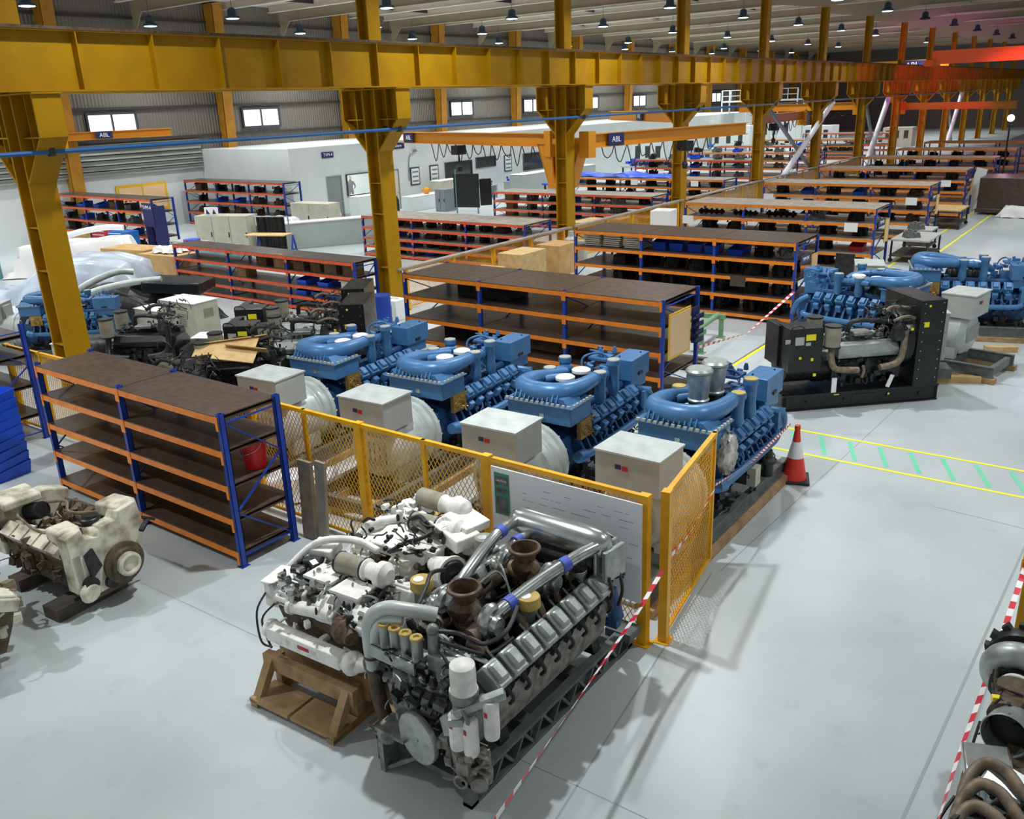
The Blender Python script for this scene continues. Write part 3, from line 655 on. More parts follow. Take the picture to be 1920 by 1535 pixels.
for zi, z in enumerate((.1, .7, 1.25, 1.85)):
    fill(-45.9, -37.3, 22.7, 1.1, z, [[D, ('casting', 'dark_parts'), ('bin', 'bin_blue'), ('lump', 'dark_parts'), B_, D], [('lump', 'dark_parts'), Gr, ('bin', 'label_yellow'), D, ('bin', 'bin_blue'), D], [D, ('bin', 'blue_vivid'), D, ('lump', 'dark_parts'), Gr, D], [('shaft', 'dark_parts'), ('bin', 'blue_vivid'), ('bin', 'bin_blue'), ('carton', 'carton_brown'), ('carton', 'black_paint'), Gr]][zi], RN, LVN[zi])
RN = 'rack at the office corner'
for zi, z in enumerate((.1, .7, 1.3, 1.9)):
    fill(-45.7, -37.2, 30.3, 1.1, z, [[D, D, B_, B_, Gr], [B_, ('lump', 'brown_parts'), B_, ('lump', 'brown_parts'), B_], [D, ('bin', 'bin_blue'), ('bin', 'bin_blue'), B_, B_], [('carton', 'carton_brown'), ('lump', 'dark_parts'), D, ('lump', 'dark_parts'), D]][zi], RN, LVN[zi])
for k, (xx, yy) in enumerate(((-28, 51.8), (-28, 58.6), (-28.5, 66))):
    RN = ['nearest', 'second', 'third'][k] + ' rack of the far left bay'
    for zi, z in ((2, 1.18), (3, 1.69), (4, 2.19)): fill(xx + .2, xx + 7.6, yy, 1.6, z, [D, Gr, ('bin', 'bin_blue'), ('lump', 'grey_parts'), Gr][:5 if k < 2 else 3], RN, LVN[zi])
# signs on the rack ends
def endsign(x, y, z, w, h, m, label, txt=None, mt='paper', ww=.02, inner=None):
    t = thing('rack_sign', label, 'sign', (x, y, z)); g = G(); g.box(0, ww, -w / 2, w / 2, -h / 2, h / 2); g.o('panel', m, t, smooth=0)
    if inner: g = G(); g.box(ww, ww + .005, -w / 2 + .05, w / 2 - .05, -h / 2 + .05, h / 2 - .05); g.o('sheet', inner, t, smooth=0)
    if txt: text(txt, h * .6, 'lettering', mt, t, (ww + .006, 0, 0), (90, 0, 90))
    return t
for i, (y, n) in enumerate(((22.9, 'TVM-1A'), (30.7, 'TVM-1B'), (38.8, 'TVM-1C'), (46.6, 'TVM-1D'))):
    w = ['rack of blue bins', 'rack with a red bin', 'rack with hooks', 'fifth rack'][i]
    endsign(-7.5, y + .62, 1.72, .8, .26, 'sign_navy', 'navy location sign with white letters on the end of the ' + w, n, 'sign_white')
    endsign(-7.5, y + 1.4, 1.35, .5, .8, 'sign_yellow', 'yellow framed notice on the end of the ' + w, inner='poster_pale')
endsign(-7.47, 15.75, 1.45, 1.0, .95, 'sign_yellow', 'large yellow bordered notice on the end of the rack behind the blue generator sets', inner='poster_pale')
t = thing('letter_tray', 'navy wall pocket tray beside the yellow notice on the rack end', 'tray', (-7.47, 16.5, 1.1)); g = G()
for i in range(4): g.box(0, .12, -.18, .18, i * .17, i * .17 + .02); g.box(.1, .12, -.18, .18, i * .17, i * .17 + .1)
g.box(0, .02, -.18, .18, 0, .75); g.o('pockets', 'sign_navy', t, smooth=0)
for i, (x, y, z) in enumerate(((-14.3, 30.64, 1.6), (-8.3, 30.64, 1.6), (-14.2, 38.74, 1.6), (-8.2, 38.74, 1.6), (-8.4, 46.54, 1.6), (-9.1, 22.84, 1.1), (-24.3, 44.83, 1.5), (-20.6, 44.83, 1.5))):
    t = thing('shelf_label', ['paper shelf card at the left end of the rack with a red bin', 'paper shelf card at the right end of the rack with a red bin', 'paper shelf card at the left end of the rack with hooks', 'paper shelf card at the right end of the rack with hooks', 'paper shelf card on the fifth rack', 'brown shelf card on the rack of blue bins', 'left white card hung on the rack under the blue tarpaulins', 'right white card hung on the rack under the blue tarpaulins'][i], 'label', (x, y, z))
    g = G(); g.box(-.22, .22, -.02, 0, -.15, .15); g.o('card', 'paper' if i != 5 else 'shelf_brown', t, smooth=0)
# ================================================================= FENCES
def mesh_panel(L, H, z0, m='fence_yellow', pitch=.075, t=None, name='mesh_infill', w=.009):
    g = G(); dx = (H - z0) * .62
    def clip(x0, z0_, x1, z1):
        pts = []
        for (a, b_, c, d) in ((x0, z0_, x1, z1),):
            t0, t1 = 0, 1
            for lo in ((0 - a, c - a), ):
                pass
            if c != a:
                ta, tb = (0 - a) / (c - a), (L - a) / (c - a)
                if ta > tb: ta, tb = tb, ta
                t0, t1 = max(t0, ta), min(t1, tb)
            if t1 <= t0: return None
            return (a + (c - a) * t0, b_ + (d - b_) * t0, a + (c - a) * t1, b_ + (d - b_) * t1)
    n = int((L + dx) / pitch) + 1
    for i in range(n):
        xa = -dx + i * pitch
        for s in (0, 1):
            c = clip(xa, z0, xa + dx, H) if s == 0 else clip(xa + dx, z0, xa, H)
            if c: g.bar((c[0], .004 * s, c[1]), (c[2], .004 * s, c[3]), .005, w)
    return g.o(name, m, t, smooth=0)
def fence_panel(p, q, H, label, posts=(0,), z0=.1, board=False, thin=()):
    p, q = V(*p, 0), V(*q, 0); L = (q - p).length; rz = math.atan2(q.y - p.y, q.x - p.x)
    t = thing('mesh_fence_panel', label, 'fence', p, rz, 'yellow mesh fence panels')
    g = G(); g.box(0, L, -.03, .03, H - .06, H); g.o('top_rail', 'fence_yellow', t, smooth=0)
    g = G(); g.box(0, L, -.02, .02, z0 - .04, z0); g.o('bottom_rail', 'fence_yellow', t, smooth=0)
    for x in posts: g = G(); g.box(x - .06, x + .06, -.05, .05, 0, H + .012); g.box(x - .1, x + .1, -.09, .09, 0, .012); g.o('post', 'fence_yellow', t, smooth=0)
    for x in thin: g = G(); g.box(x - .03, x + .03, -.025, .025, z0, H); g.o('stile', 'fence_yellow', t, smooth=0)
    mesh_panel(L, H - .05, z0, t=t); return t
FY = 7.7
fence_panel((-10.75, FY), (-8.45, FY), 1.9, 'yellow mesh fence panel behind the open end of the empty rack', (2.3,), thin=(1.15,))
fence_panel((-8.4, FY), (-6.15, FY), 1.9, 'yellow mesh fence panel between the empty rack and the whiteboard', (2.2,), thin=(1.15,))
fence_panel((-6.1, FY), (-3.95, FY), 1.9, 'yellow mesh fence panel carrying the whiteboard', (2.1,))
fence_panel((-3.82, 7.85), (-4.12, 9.85), 1.92, 'yellow mesh gate standing open along the walkway', (.03,), thin=(1.98,))
fence_panel((-18.5, 7.55), (-15.9, 7.6), 1.75, 'yellow mesh fence panel at the left edge behind the blue bins', (0, 2.6), thin=(1.3,))
fence_panel((-15.85, 7.6), (-13.3, 7.68), 1.75, 'yellow mesh fence panel seen through the left end of the empty rack', (2.5,), thin=(1.2,))
fence_panel((-13.25, 7.69), (-10.8, 7.7), 1.85, 'yellow mesh fence panel seen through the right bay of the empty rack', (2.4,), thin=(1.2,))
t = thing('whiteboard', 'large whiteboard with faint writing hung on the yellow fence', 'whiteboard', (-5.02, FY - .07, .58))
g = G(); g.box(-1.05, 1.03, -.02, 0, 0, 1.24); g.o('panel', 'whiteboard', t, smooth=0)
g = G(); rd2 = random.Random(3)
for i in range(90):
    x = rd2.uniform(-.6, .9); z = round(rd2.uniform(.35, 1.1) / .09) * .09; g.box(x, x + rd2.uniform(.03, .12), -.022, -.02, z, z + .005)
g.o('handwriting', 'pipe_grey', t, smooth=0)
g = G(); g.box(-1.0, -.78, -.03, -.02, .62, 1.18); c = g.o('notice_sheet', 'sign_green', t, smooth=0)
g = G(); g.box(-.98, -.8, -.034, -.03, 1.02, 1.14); g.box(-.98, -.8, -.034, -.03, .92, .98); g.box(-.97, -.81, -.034, -.03, .65, .86); g.o('notice_picture', 'grey_parts', t, smooth=0, label='grey picture and lines on the green notice')
text('CAUTION', .036, 'lettering', 'sign_white', t, (-.89, -.036, 1.08), (90, 0, 0), .001)
# mesh fence along the column row
for i in range(5):
    y = 19.4 + 10.05 * i
    t = fence_panel((-18.55, y), (-18.55, y + 9.2), 1.28, ['low yellow mesh fence with a grey top rail from the second to the third column', 'low yellow mesh fence with a grey top rail from the third to the fourth column', 'low yellow mesh fence with a grey top rail from the fourth to the fifth column', 'low yellow mesh fence with a grey top rail from the fifth to the sixth column', 'low yellow mesh fence with a grey top rail from the sixth to the seventh column'][i], (.1, 2.4, 4.6, 6.9, 9.1)) if i < 2 else None
    if i >= 2:
        t = thing('mesh_fence_panel', ['', '', 'low yellow fence with a grey top rail from the fourth to the fifth column', 'low yellow fence with a grey top rail from the fifth to the sixth column', 'low yellow fence with a grey top rail from the sixth to the seventh column'][i], 'fence', (-18.55, y, 0), R(90))
        for x in (.1, 2.4, 4.6, 6.9, 9.1): g = G(); g.box(x - .05, x + .05, -.05, .05, 0, 1.25); g.o('post', 'fence_yellow', t, smooth=0)
        g = G(); g.box(0, 9.2, -.01, .01, .15, 1.2); g.o('sheet', 'plywood', t, smooth=0)
    g = G(); g.box(-.3, 9.6, -.12, .12, 1.28, 1.34); g.o('top_rail', 'shelf_grey', t, smooth=0, label='grey top rail')
t = thing('guard_rail', 'grey capped rail fixed low along the left end of the row fence', 'rail', (-18.6, 7.0, 1.45), R(30)); g = G(); g.box(-4, 1, -.1, .1, 0, .08); g.o('rail', 'shelf_grey', t, smooth=0)
# ================================================================= BLUE GENERATOR SETS
def blue_genset(loc, rz, label, skid=True, stacks=False, film=False, gens='alternator_grey', group=None, wood=True, harness=True):
    """local frame: +y from alternator to engine, origin on the floor under the front of the skid"""
    t = thing('generator_set', label, 'generator set', loc, rz)
    B = 'engine_blue'
    if skid:
        g = G()
        for x in (-.62, .62):
            g.box(x - .05, x + .05, -.1, 4.75, .12, .14); g.box(x - .05, x + .05, -.1, 4.75, .34, .36); g.box(x - .01, x + .01, -.1, 4.75, .14, .34)
        for y in (0, .9, 1.9, 2.9, 3.9, 4.65): g.box(-.6, .6, y - .05, y + .05, .14, .32)
        g.o('base_frame', 'skid_grey', t, smooth=0)
        if wood:
            for x in (-.62, .66): g = G(); g.box(x - .09, x + .09, -.15, 4.85, 0, .12); g.o('timber_bearer', 'wood', t, smooth=0)
    # alternator
    g = G(); g.lathe((0, .75, .88), (0, 1, 0), [(.2, -.12), (.38, -.1), (.47, 0), (.5, .05), (.5, .7), (.52, .72), (.52, .8)], 32); g.o('alternator_body', 'housing_pale', t)
    g = G(); g.lathe((0, 1.5, .88), (0, 1, 0), [(.52, 0), (.56, .03), (.56, .07), (.53, .09), (.53, .17), (.58, .19), (.58, .26), (.5, .28)], 36)
    for i in range(16): a = i * math.pi / 8; g.cyl((.55 * math.cos(a), 1.74, .88 + .55 * math.sin(a)), (.55 * math.cos(a), 1.8, .88 + .55 * math.sin(a)), .018, n=6)
    g.o('flywheel_housing', 'housing_pale', t)
    g = G()
    for x in (-.35, .35): g.box(x - .08, x + .08, .8, 1.45, .34, .6)
    for i in range(7): g.box(-.3 + i * .1 - .01, -.3 + i * .1 + .01, .61, .64, .7, 1.05)
    g.o('alternator_feet', 'alternator_grey', t, smooth=0)
    g = G(); g.box(-.46, .46, .52, 1.2, 1.27, 1.76); g.box(-.2, .2, 1.2, 1.3, 1.3, 1.7); g.o('terminal_box', 'alternator_grey', t, bevel=.008, smooth=0)
    g = G(); g.box(-.475, .475, .5, 1.22, 1.76, 1.785); g.o('terminal_box_lid', 'housing_pale', t, smooth=0)
    g = G(); g.box(-.16, -.08, .51, .52, 1.56, 1.62, 0); g.box(-.06, .02, .51, .52, 1.55, 1.61, 1); g.o('maker_badge', ['sign_navy', 'red_box'], t, smooth=0)
    g = G(); g.ob((0, .72, 1.3), (.06, .06, .06)); 
    # engine block, sump
    g = G(); g.prism([(-.3, .5), (.3, .5), (.44, .85), (.4, 1.15), (.15, 1.25), (-.15, 1.25), (-.4, 1.15), (-.44, .85)], 'y', 1.85, 4.35)
    g.box(-.33, .33, 4.3, 4.6, .5, 1.3)
    for s in (-1, 1):
        for i in range(12):
            y = 2.2 + i * .19; g.ob((s * .5, y, .98), (.16, .05, .3), (0, s * -28, 0)); g.cyl((s * .48, y + .09, .8), (s * .6, y + .09, .74), .03, n=8)
    g.o('crankcase', 'engine_blue_dark', t)
    g = G(); g.prism([(-.22, .38), (.22, .38), (.32, .55), (-.32, .55)], 'y', 2.0, 4.3); g.box(-.35, -.25, 2.3, 2.5, .34, .6); g.box(.25, .35, 2.3, 2.5, .34, .6); g.box(-.35, -.25, 3.9, 4.1, .34, .6); g.box(.25, .35, 3.9, 4.1, .34, .6); g.o('oil_pan', 'dark_metal', t)
    for s in (-1, 1):
        g = G(); g.tube([(s * .6, 2.05, .92), (s * .62, 2.3, .86), (s * .62, 4.1, .86), (s * .58, 4.35, .95)], .065, 10); g.cyl((s * .6, 2.2, .86), (s * .6, 2.0, .9), .11, .09, 14); g.o('coolant_rail', B, t)
    # rocker covers: six per bank
    for s in (-1, 1):
        for i in range(6):
            y = 2.62 + i * .28
            g = G(); g.ob((s * .47, y, 1.3), (.22, .2, .2), (0, s * 42, 0)); g.ob((s * .54, y, 1.38), (.18, .15, .09), (0, s * 42, 0), taper=.8); g.ob((s * .56, y, 1.12), (.1, .13, .16), (0, s * 30, 0)); g.o('rocker_cover', B, t, bevel=.012)
        g = G()
        for i in range(6):
            y = 2.62 + i * .28; g.cyl((s * .3, y, 1.32), (s * .42, y, 1.2), .06, n=10)
        g.tube([(s * .28, 2.4, 1.42), (s * .28, 3.2, 1.44), (s * .28, 4.2, 1.42)], .07, 10); g.o('exhaust_manifold', 'engine_blue_dark', t)
    # charge air cooler block at the flywheel end
    g = G(); g.box(-.56, .56, 1.86, 2.5, 1.42, 1.72); g.box(-.6, .6, 1.82, 2.54, 1.7, 1.73); g.o('charge_air_cooler', B, t, bevel=.015, smooth=0)
    g = G()
    for i in range(13): x = -.54 + i * .09; g.box(x - .025, x + .025, 1.815, 1.85, 1.725, 1.765)
    for i in range(6): g.box(.57, .6, 1.9 + i * .1, 1.95 + i * .1, 1.725, 1.765)
    g.o('cooler_bolts', 'alternator_grey', t, smooth=0, kind='stuff')
    g = G(); g.box(.02, .1, 1.848, 1.86, 1.5, 1.57); g.o('type_plate', 'silver', t, smooth=0)
    g = G(); g.prism([(-.5, 1.72), (.5, 1.72), (.42, 1.83), (-.42, 1.83)], 'y', 1.88, 2.3)
    g.tube([(-.34, 3.3, 1.78), (-.42, 2.95, 1.82), (-.48, 2.55, 1.86), (-.46, 2.2, 1.86), (-.26, 2.03, 1.86), (.05, 2.0, 1.86), (.28, 2.12, 1.86), (.4, 2.45, 1.87), (.42, 2.85, 1.88)], [.07, .08, .12, .15, .15, .155, .155, .13, .105], 16)
    for i in range(10): x = -.4 + i * .08; g.ob((x, 1.92, 1.8), (.02, .12, .12), (-30, 0, 0))
    g.o('charge_air_duct', B, t)
    g = G(); g.tube([(.42, 2.8, 1.88), (.41, 3.15, 1.86), (.3, 3.5, 1.8), (.15, 3.65, 1.7)], [.095, .08, .085, .08], 12); g.tube([(-.4, 2.7, 1.8), (-.26, 2.95, 1.78), (-.2, 3.3, 1.7), (-.3, 3.6, 1.66)], .075, 12); g.tube([(-.52, 2.8, 1.78), (-.5, 3.2, 1.8), (-.42, 3.6, 1.76)], .06, 10)
    g.ring((.42, 2.86, 1.88), (0, 1, 0), .1, .018); g.ring((.4, 3.2, 1.85), (-.3, 1, 0), .085, .018); g.o('charge_air_branches', B, t)
    # turbochargers with capped or filtered inlets
    for j, (x, y) in enumerate(((-.08, 2.82), (-.04, 3.28))):
        g = G(); g.lathe((x, y, 1.42), (0, 0, 1), [(.13, 0), (.17, .08), (.15, .2), (.12, .24), (.14, .3), (.145, .4)], 18); g.ring((x + .14, y, 1.55), (0, 1, 0), .1, .05, 18, 8); g.o('turbocharger', 'dark_metal', t)
        g = G()
        if stacks: g.lathe((x, y, 1.8), (0, 0, 1), [(.15, 0), (.16, .03), (.14, .05), (.18, .42), (.2, .44), (.2, .47), (.17, .5)], 24); g.o('inlet_filter', 'silver_satin', t, label='tall grey tapered inlet filter')
        else: g.lathe((x, y, 1.8), (0, 0, 1), [(.14, 0), (.155, .02), (.155, .06), (.12, .08)], 24); g.o('inlet_cap', 'cap_white', t, label='round white cap')
    # crankcase breather stacks
    for x, y, h in ((.46, 2.98, .42), (.46, 3.45, .5), (-.5, 3.05, .35), (-.5, 3.55, .4)):
        g = G(); g.lathe((x, y, 1.45), (0, 0, 1), [(.06, 0), (.1, .1), (.085, .22), (.095, h), (.11, h + .02), (.11, h + .09)], 16); g.o('breather_stack', B, t)
        g = G(); g.cyl((x, y, 1.54 + h), (x, y, 1.555 + h), .1, n=16); g.o('stack_cap', 'cap_yellow' if stacks else 'alternator_grey', t)
    # free end: control cabinet, valve cluster, front gear
    g = G(); g.box(.1, .5, 4.05, 4.75, 1.5, 1.86); g.box(.14, .46, 4.1, 4.7, 1.3, 1.5); g.o('control_cabinet', B, t, bevel=.01, smooth=0)
    g = G(); g.cyl((.2, 4.2, 1.86), (.2, 4.2, 1.88), .015, n=6); g.cyl((.4, 4.6, 1.86), (.4, 4.6, 1.88), .015, n=6); g.box(.5, .52, 4.3, 4.45, 1.55, 1.6); g.o('cabinet_bolts', 'dark_metal', t, smooth=0)
    g = G(); g.box(-.3, .08, 3.9, 4.5, 1.35, 1.6); greeble(g, (-.34, .08, 3.75, 4.5, 1.55, 1.9), 34, 11, .03, .07); g.box(-.28, .06, 3.95, 4.3, 1.82, 1.86); g.tube([(-.3, 3.8, 1.6), (-.35, 3.9, 1.85), (-.1, 4.0, 1.95), (.05, 4.1, 1.85)], .02, 6); g.o('fuel_filter_group', 'engine_blue_dark' if stacks else B, t)
    g = G(); g.lathe((0, 4.58, .95), (0, 1, 0), [(.3, 0), (.32, .05), (.3, .1), (.12, .12), (.12, .2)], 24); g.tube([(.45, 4.3, 1.3), (.6, 4.5, 1.2), (.55, 4.65, .9), (.3, 4.7, .7)], .07, 10); g.tube([(-.45, 4.3, 1.3), (-.58, 4.5, 1.15), (-.5, 4.65, .85)], .07, 10); g.ob((.5, 4.45, 1.12), (.24, .3, .3)); g.o('front_gear_case', B, t)
    if harness:
        g = G(); g.box(.5, .57, 2.15, 2.5, 1.12, 1.42); greeble(g, (.52, .6, 2.15, 2.48, 1.1, 1.42), 22, 5, .015, .04, pipes=.6); g.o('wiring_panel', 'brass', t, label='exposed brass and black wiring panel')
    g = G(); greeble(g, (.3, .6, 2.5, 4.3, .95, 1.3), 46, 21, .02, .05); greeble(g, (-.25, .3, 2.5, 4.1, 1.25, 1.5), 40, 22, .02, .06); g.o('pipework', B, t)
    g = G(); greeble(g, (.4, .62, 2.0, 4.4, .4, .75), 26, 31, .03, .07); g.o('underside_fittings', 'dark_metal', t)
    if film:
        g = G(); g.ball((.6, 2.3, 1.3), .2, (.65, 1.0, 1.6), 30); rj = random.Random(9); g.v = [(a + rj.uniform(-.022, .022), b_ + rj.uniform(-.022, .022), c + rj.uniform(-.022, .022)) for a, b_, c in g.v]; o = g.o('plastic_wrap', 'wrap_clear', t, label='crumpled clear plastic bag taped over the side panel')
    return t
G4 = blue_genset((-4.87, 8.33, 0), 0, 'blue engine generator set with tall grey filters, nearest the traffic cone', stacks=True, film=True, harness=False)
G3 = blue_genset((-6.95, 8.2, 0), R(3), 'blue generator set with white caps, behind the whiteboard, second from the cone')
rt_ = dup(G3, (-9.4, 8.15, 0), R(3.5), 'blue generator set with white caps, third from the traffic cone')
dup(G3, (-11.78, 8.05, 0), R(5), 'blue generator set with white caps, farthest left of the row of four')
# side equipment on the near set's skid
t = thing('junction_box', 'small pale grey electrical box on the near skid of the blue set by the cone', 'box', (-4.2, 11.55, .36)); g = G(); g.box(-.07, .07, -.1, .1, .12, .42); g.o('case', 'cabinet_cream', t, bevel=.005, smooth=0); g = G(); g.cyl((-.02, -.03, 0), (-.02, -.03, .14), .02); g.cyl((.02, .04, 0), (.02, .04, .14), .02); g.o('conduit', 'dark_metal', t)
t = thing('pallet_roller', 'dark round pump standing on the near skid beside the pale box', 'pump', (-4.25, 12.25, .36)); g = G(); g.lathe((0, 0, 0), (0, 0, 1), [(.1, 0), (.1, .2), (.14, .22), (.14, .27), (.09, .3), (.07, .42)], 16); g.o('pump_body', 'dark_metal', t)
t.name = 'skid_pump'
# two further sets beyond the black one
R5 = R(90 + 32)
dup(G3, (-2.2, 20.6, 0), R(80), 'blue engine set with grey alternator just behind the black one by the lane')
dup(G3, (-6.6, 23.1, 0), R(-90 + 17), 'rearmost blue generator set at the right edge')
t = thing('control_panel', 'grey upright control panel with a round dial in front of the grey alternator', 'control panel', (-3.5, 19.55, 0), R(25))
g = G(); g.box(-.34, .34, -.16, .16, .5, 1.5); g.o('cabinet', 'alternator_grey', t, bevel=.01, smooth=0)
g = G(); g.box(-.36, .36, -.18, .18, 1.5, 1.53); g.o('lid', 'housing_pale', t, smooth=0)
g = G(); g.box(-.12, .14, -.18, -.16, 1.22, 1.36); g.o('display', 'dark_metal', t, smooth=0)
g = G(); g.box(-.09, .11, -.185, -.18, 1.24, 1.34); g.o('display_glass', 'silver_satin', t, smooth=0)
g = G(); g.box(.02, .12, -.18, -.16, .88, .98, 0); g.cyl((.06, -.2, .92), (.06, -.16, .92), .03, n=12); g.o('rotary_switch', 'cap_yellow', t)
g = G(); g.box(-.34, .5, -.25, .25, .12, .34); g.o('base', 'skid_grey', t, smooth=0)
for i, (x, y, w, rz) in enumerate(((-3.3, 19.55, 1.9, 27), (-2.45, 22.7, .7, 27), (-2.3, 24.2, .9, 5))):
    t = thing('timber_block', ['long pale timber bearer under the grey control panel', 'short pale timber block beside the grey alternator skid', 'pale timber block under the rearmost blue set'][i], 'timber', (x, y, 0), R(rz)); g = G(); g.box(-w / 2, w / 2, -.1, .1, 0, .14); g.o('beam', 'wood_pale', t, smooth=0)
t = thing('blue_cart', 'blue machine part cut by the right edge behind the rearmost blue set', 'machine', (-1.2, 24.7, 0)); g = G(); g.box(-.5, .9, -.4, .4, .45, .95); g.box(-.55, .95, -.45, .45, .35, .45); g.cyl((-.3, -.45, .7), (.8, -.45, .7), .05); g.o('body', 'cart_blue', t, bevel=.01); g = G(); g.box(-.3, .6, -.42, -.4, .6, .68); g.o('red_band', 'red_box', t, smooth=0); g = G(); g.cyl((-.4, -.3, .12), (-.4, .3, .12), .12); g.cyl((.7, -.3, .12), (.7, .3, .12), .12); g.box(-.45, .8, -.3, .3, .12, .36); g.o('wheels', 'hose_black', t)
t.name = 'engine_cart'
# ================================================================= BLACK GENERATOR SET
def black_set(loc, rz, label, parts=True):
    t = thing('generator_set', label, 'generator set', loc, rz)
    K = 'black_paint'
    g = G(); g.box(0, 3.3, 0, .08, 0, .34); g.box(0, 3.3, 1.12, 1.2, 0, .34); g.box(0, .08, 0, 1.2, 0, .34); g.box(3.22, 3.3, 0, 1.2, 0, .34)
    g.box(0, 3.3, -.03, 0, .3, .34); g.box(0, 3.3, -.03, 0, 0, .03); g.box(1.45, 1.95, -.01, 0, .1, .26); g.box(.1, 3.2, .1, 1.1, .28, .32)
    for x in (.5, 1.3, 2.2, 2.9): g.cyl((x, -.01, .17), (x, -.03, .17), .03, n=10)
    g.o('base_frame', K, t, bevel=.006, smooth=0)
    # radiator
    if not parts: g = G(); g.box(2.6, 2.7, .1, 1.1, .34, .9); g.o('front_plate', K, t, smooth=0)
    if parts:
        g = G(); g.box(2.72, 3.22, -.05, .03, .34, 2.08); g.box(2.72, 3.22, 1.17, 1.25, .34, 2.08); g.box(2.72, 3.22, .03, 1.17, 2.0, 2.08); g.box(2.8, 3.0, .03, 1.17, .36, 2.0); g.box(2.7, 2.74, -.05, 1.25, .34, 2.08); g.box(3.2, 3.24, -.05, 1.25, .34, 2.08); g.o('radiator', K, t, bevel=.006, smooth=0)
        g = G()
        for i in range(9):
            z = .5 + i * .19
            for x in (2.78, 3.16): g.cyl((x, -.05, z), (x, -.062, z), .012, n=6)
        g.o('radiator_bolts', 'silver', t)
        g = G(); g.box(2.8, 2.9, -.062, -.05, 1.55, 1.65); g.box(2.86, 2.9, -.062, -.05, 1.95, 1.99); g.box(2.55, 2.6, -.04, -.02, 1.5, 1.55); g.box(.42, .62, .05, .06, 1.42, 1.54); g.box(.55, .6, .05, .06, 1.0, 1.06); g.box(.3, .35, .05, .06, 1.05, 1.1); g.box(.62, .68, .05, .06, .68, .74); g.box(1.05, 1.16, -.035, -.03, .28, .3); g.box(2.2, 2.24, -.035, -.03, .2, .24); g.o('warning_labels', 'label_yellow', t, smooth=0)
        g = G(); g.lathe((2.68, .6, 1.2), (-1, 0, 0), [(.62, 0), (.58, .2), (.54, .24)], 24, cap=False); g.o('fan_shroud', K, t)
    # alternator + control box
    g = G(); g.lathe((.1, .6, .82), (1, 0, 0), [(.25, 0), (.38, .05), (.38, .7), (.42, .75), (.42, .95)], 24); g.o('alternator', 'dark_metal', t)
    if parts: g = G(); g.box(.1, .78, .06, .62, .78, 1.66); g.box(.05, .25, .5, 1.1, .8, 1.64); g.o('control_box', K, t, bevel=.01, smooth=0)
    g = G(); g.box(.2, .38, .045, .06, 1.34, 1.5); g.box(.42, .52, .045, .06, 1.32, 1.38); g.box(.0, .1, .045, .06, 1.38, 1.46)
    if parts: g.o('display', 'alternator_grey', t, smooth=0)
    g = G(); g.tube([(.1, .1, 1.6), (.15, .05, 1.72), (.32, .04, 1.72), (.4, .06, 1.6)], .015, 6); g.ob((.1, .02, 1.2), (.1, .1, .35)); g.o('cable', 'hose_black', t)
    g = G(); g.lathe((.86, .4, .95), (1, 0, 0), [(.17, 0), (.2, .03), (.2, .2), (.23, .22), (.23, .3), (.2, .32)], 20); g.o('flywheel_housing', 'silver', t)
    # engine
    g = G(); g.prism([(.15, .5), (1.05, .5), (1.1, .95), (.85, 1.15), (.35, 1.15), (.1, .95)], 'x', 1.05, 2.5); greeble(g, (1.1, 2.45, .02, .2, .45, .95), 60, 51, .03, .08); g.o('engine_block', K, t)
    g = G(); g.prism([(.08, .98), (.4, 1.08), (.36, 1.26), (.12, 1.26), (.04, 1.1)], 'x', 1.12, 2.4); g.o('rocker_cover', 'silver_satin' if parts else K, t, bevel=.02)
    g = G(); g.prism([(.8, 1.08), (1.12, .98), (1.16, 1.1), (1.08, 1.26), (.84, 1.26)], 'x', 1.12, 2.4); g.o('rocker_cover', 'silver_satin' if parts else K, t, bevel=.02)
    g = G(); greeble(g, (1.1, 2.4, .4, .8, 1.2, 1.4), 60, 52, .02, .06, pipes=.2); g.o('valley_fittings', 'cast_grey' if parts else 'dark_metal', t)
    g = G(); g.box(1.55, 1.95, .3, .62, 1.36, 1.44); g.o('intake_plate', 'cast_grey', t, bevel=.02)
    for (x, y) in ((1.0, .12), (1.0, .9)):
        g = G(); g.cyl((x, y, 1.25), (x, y, 1.66), .155, n=22); g.o('air_filter', 'filter_olive', t)
        g = G(); g.cyl((x, y, 1.65), (x, y, 1.68), .165, n=22); g.cyl((x, y, 1.23), (x, y, 1.26), .165, n=22); g.o('filter_band', 'dark_metal', t)
    g = G(); g.tube([(1.0, .12, 1.23), (.98, .06, 1.0), (1.02, -.02, .84), (1.2, -.05, .8), (1.5, -.06, .78)], .065, 12); g.tube([(2.45, .0, 1.5), (2.45, 0, 1.2), (2.4, -.02, .95), (2.25, -.05, .84), (1.95, -.06, .8)], .065, 12); g.tube([(1.6, -.05, .86), (1.62, -.07, .74), (1.58, -.07, .62)], .03, 8); g.o('intake_pipe', 'cast_tan' if parts else 'hose_black', t, label='pale tan intake pipes' if parts else None)
    g = G(); g.tube([(1.5, .5, 1.42), (1.55, .45, 1.62), (1.8, .4, 1.66), (2.3, .3, 1.62)], .05, 10); g.lathe((2.35, .08, 1.3), (0, 0, 1), [(.12, 0), (.16, .1), (.1, .3)], 16); g.o('turbo_pipe', 'dark_metal', t)
    g = G(); greeble(g, (1.95, 2.65, .05, 1.0, 1.45, 1.95), 60, 53, .02, .05, pipes=.75); g.o('coolant_hoses', 'hose_black', t)
    g = G(); g.tube([(2.0, .1, 1.85), (2.2, .15, 1.95), (2.6, .2, 1.9)], .035, 8); g.tube([(2.2, .05, 1.7), (2.45, .02, 1.78), (2.65, .05, 1.72)], .03, 8); g.o('steel_tubes', 'cast_tan' if parts else 'dark_metal', t)
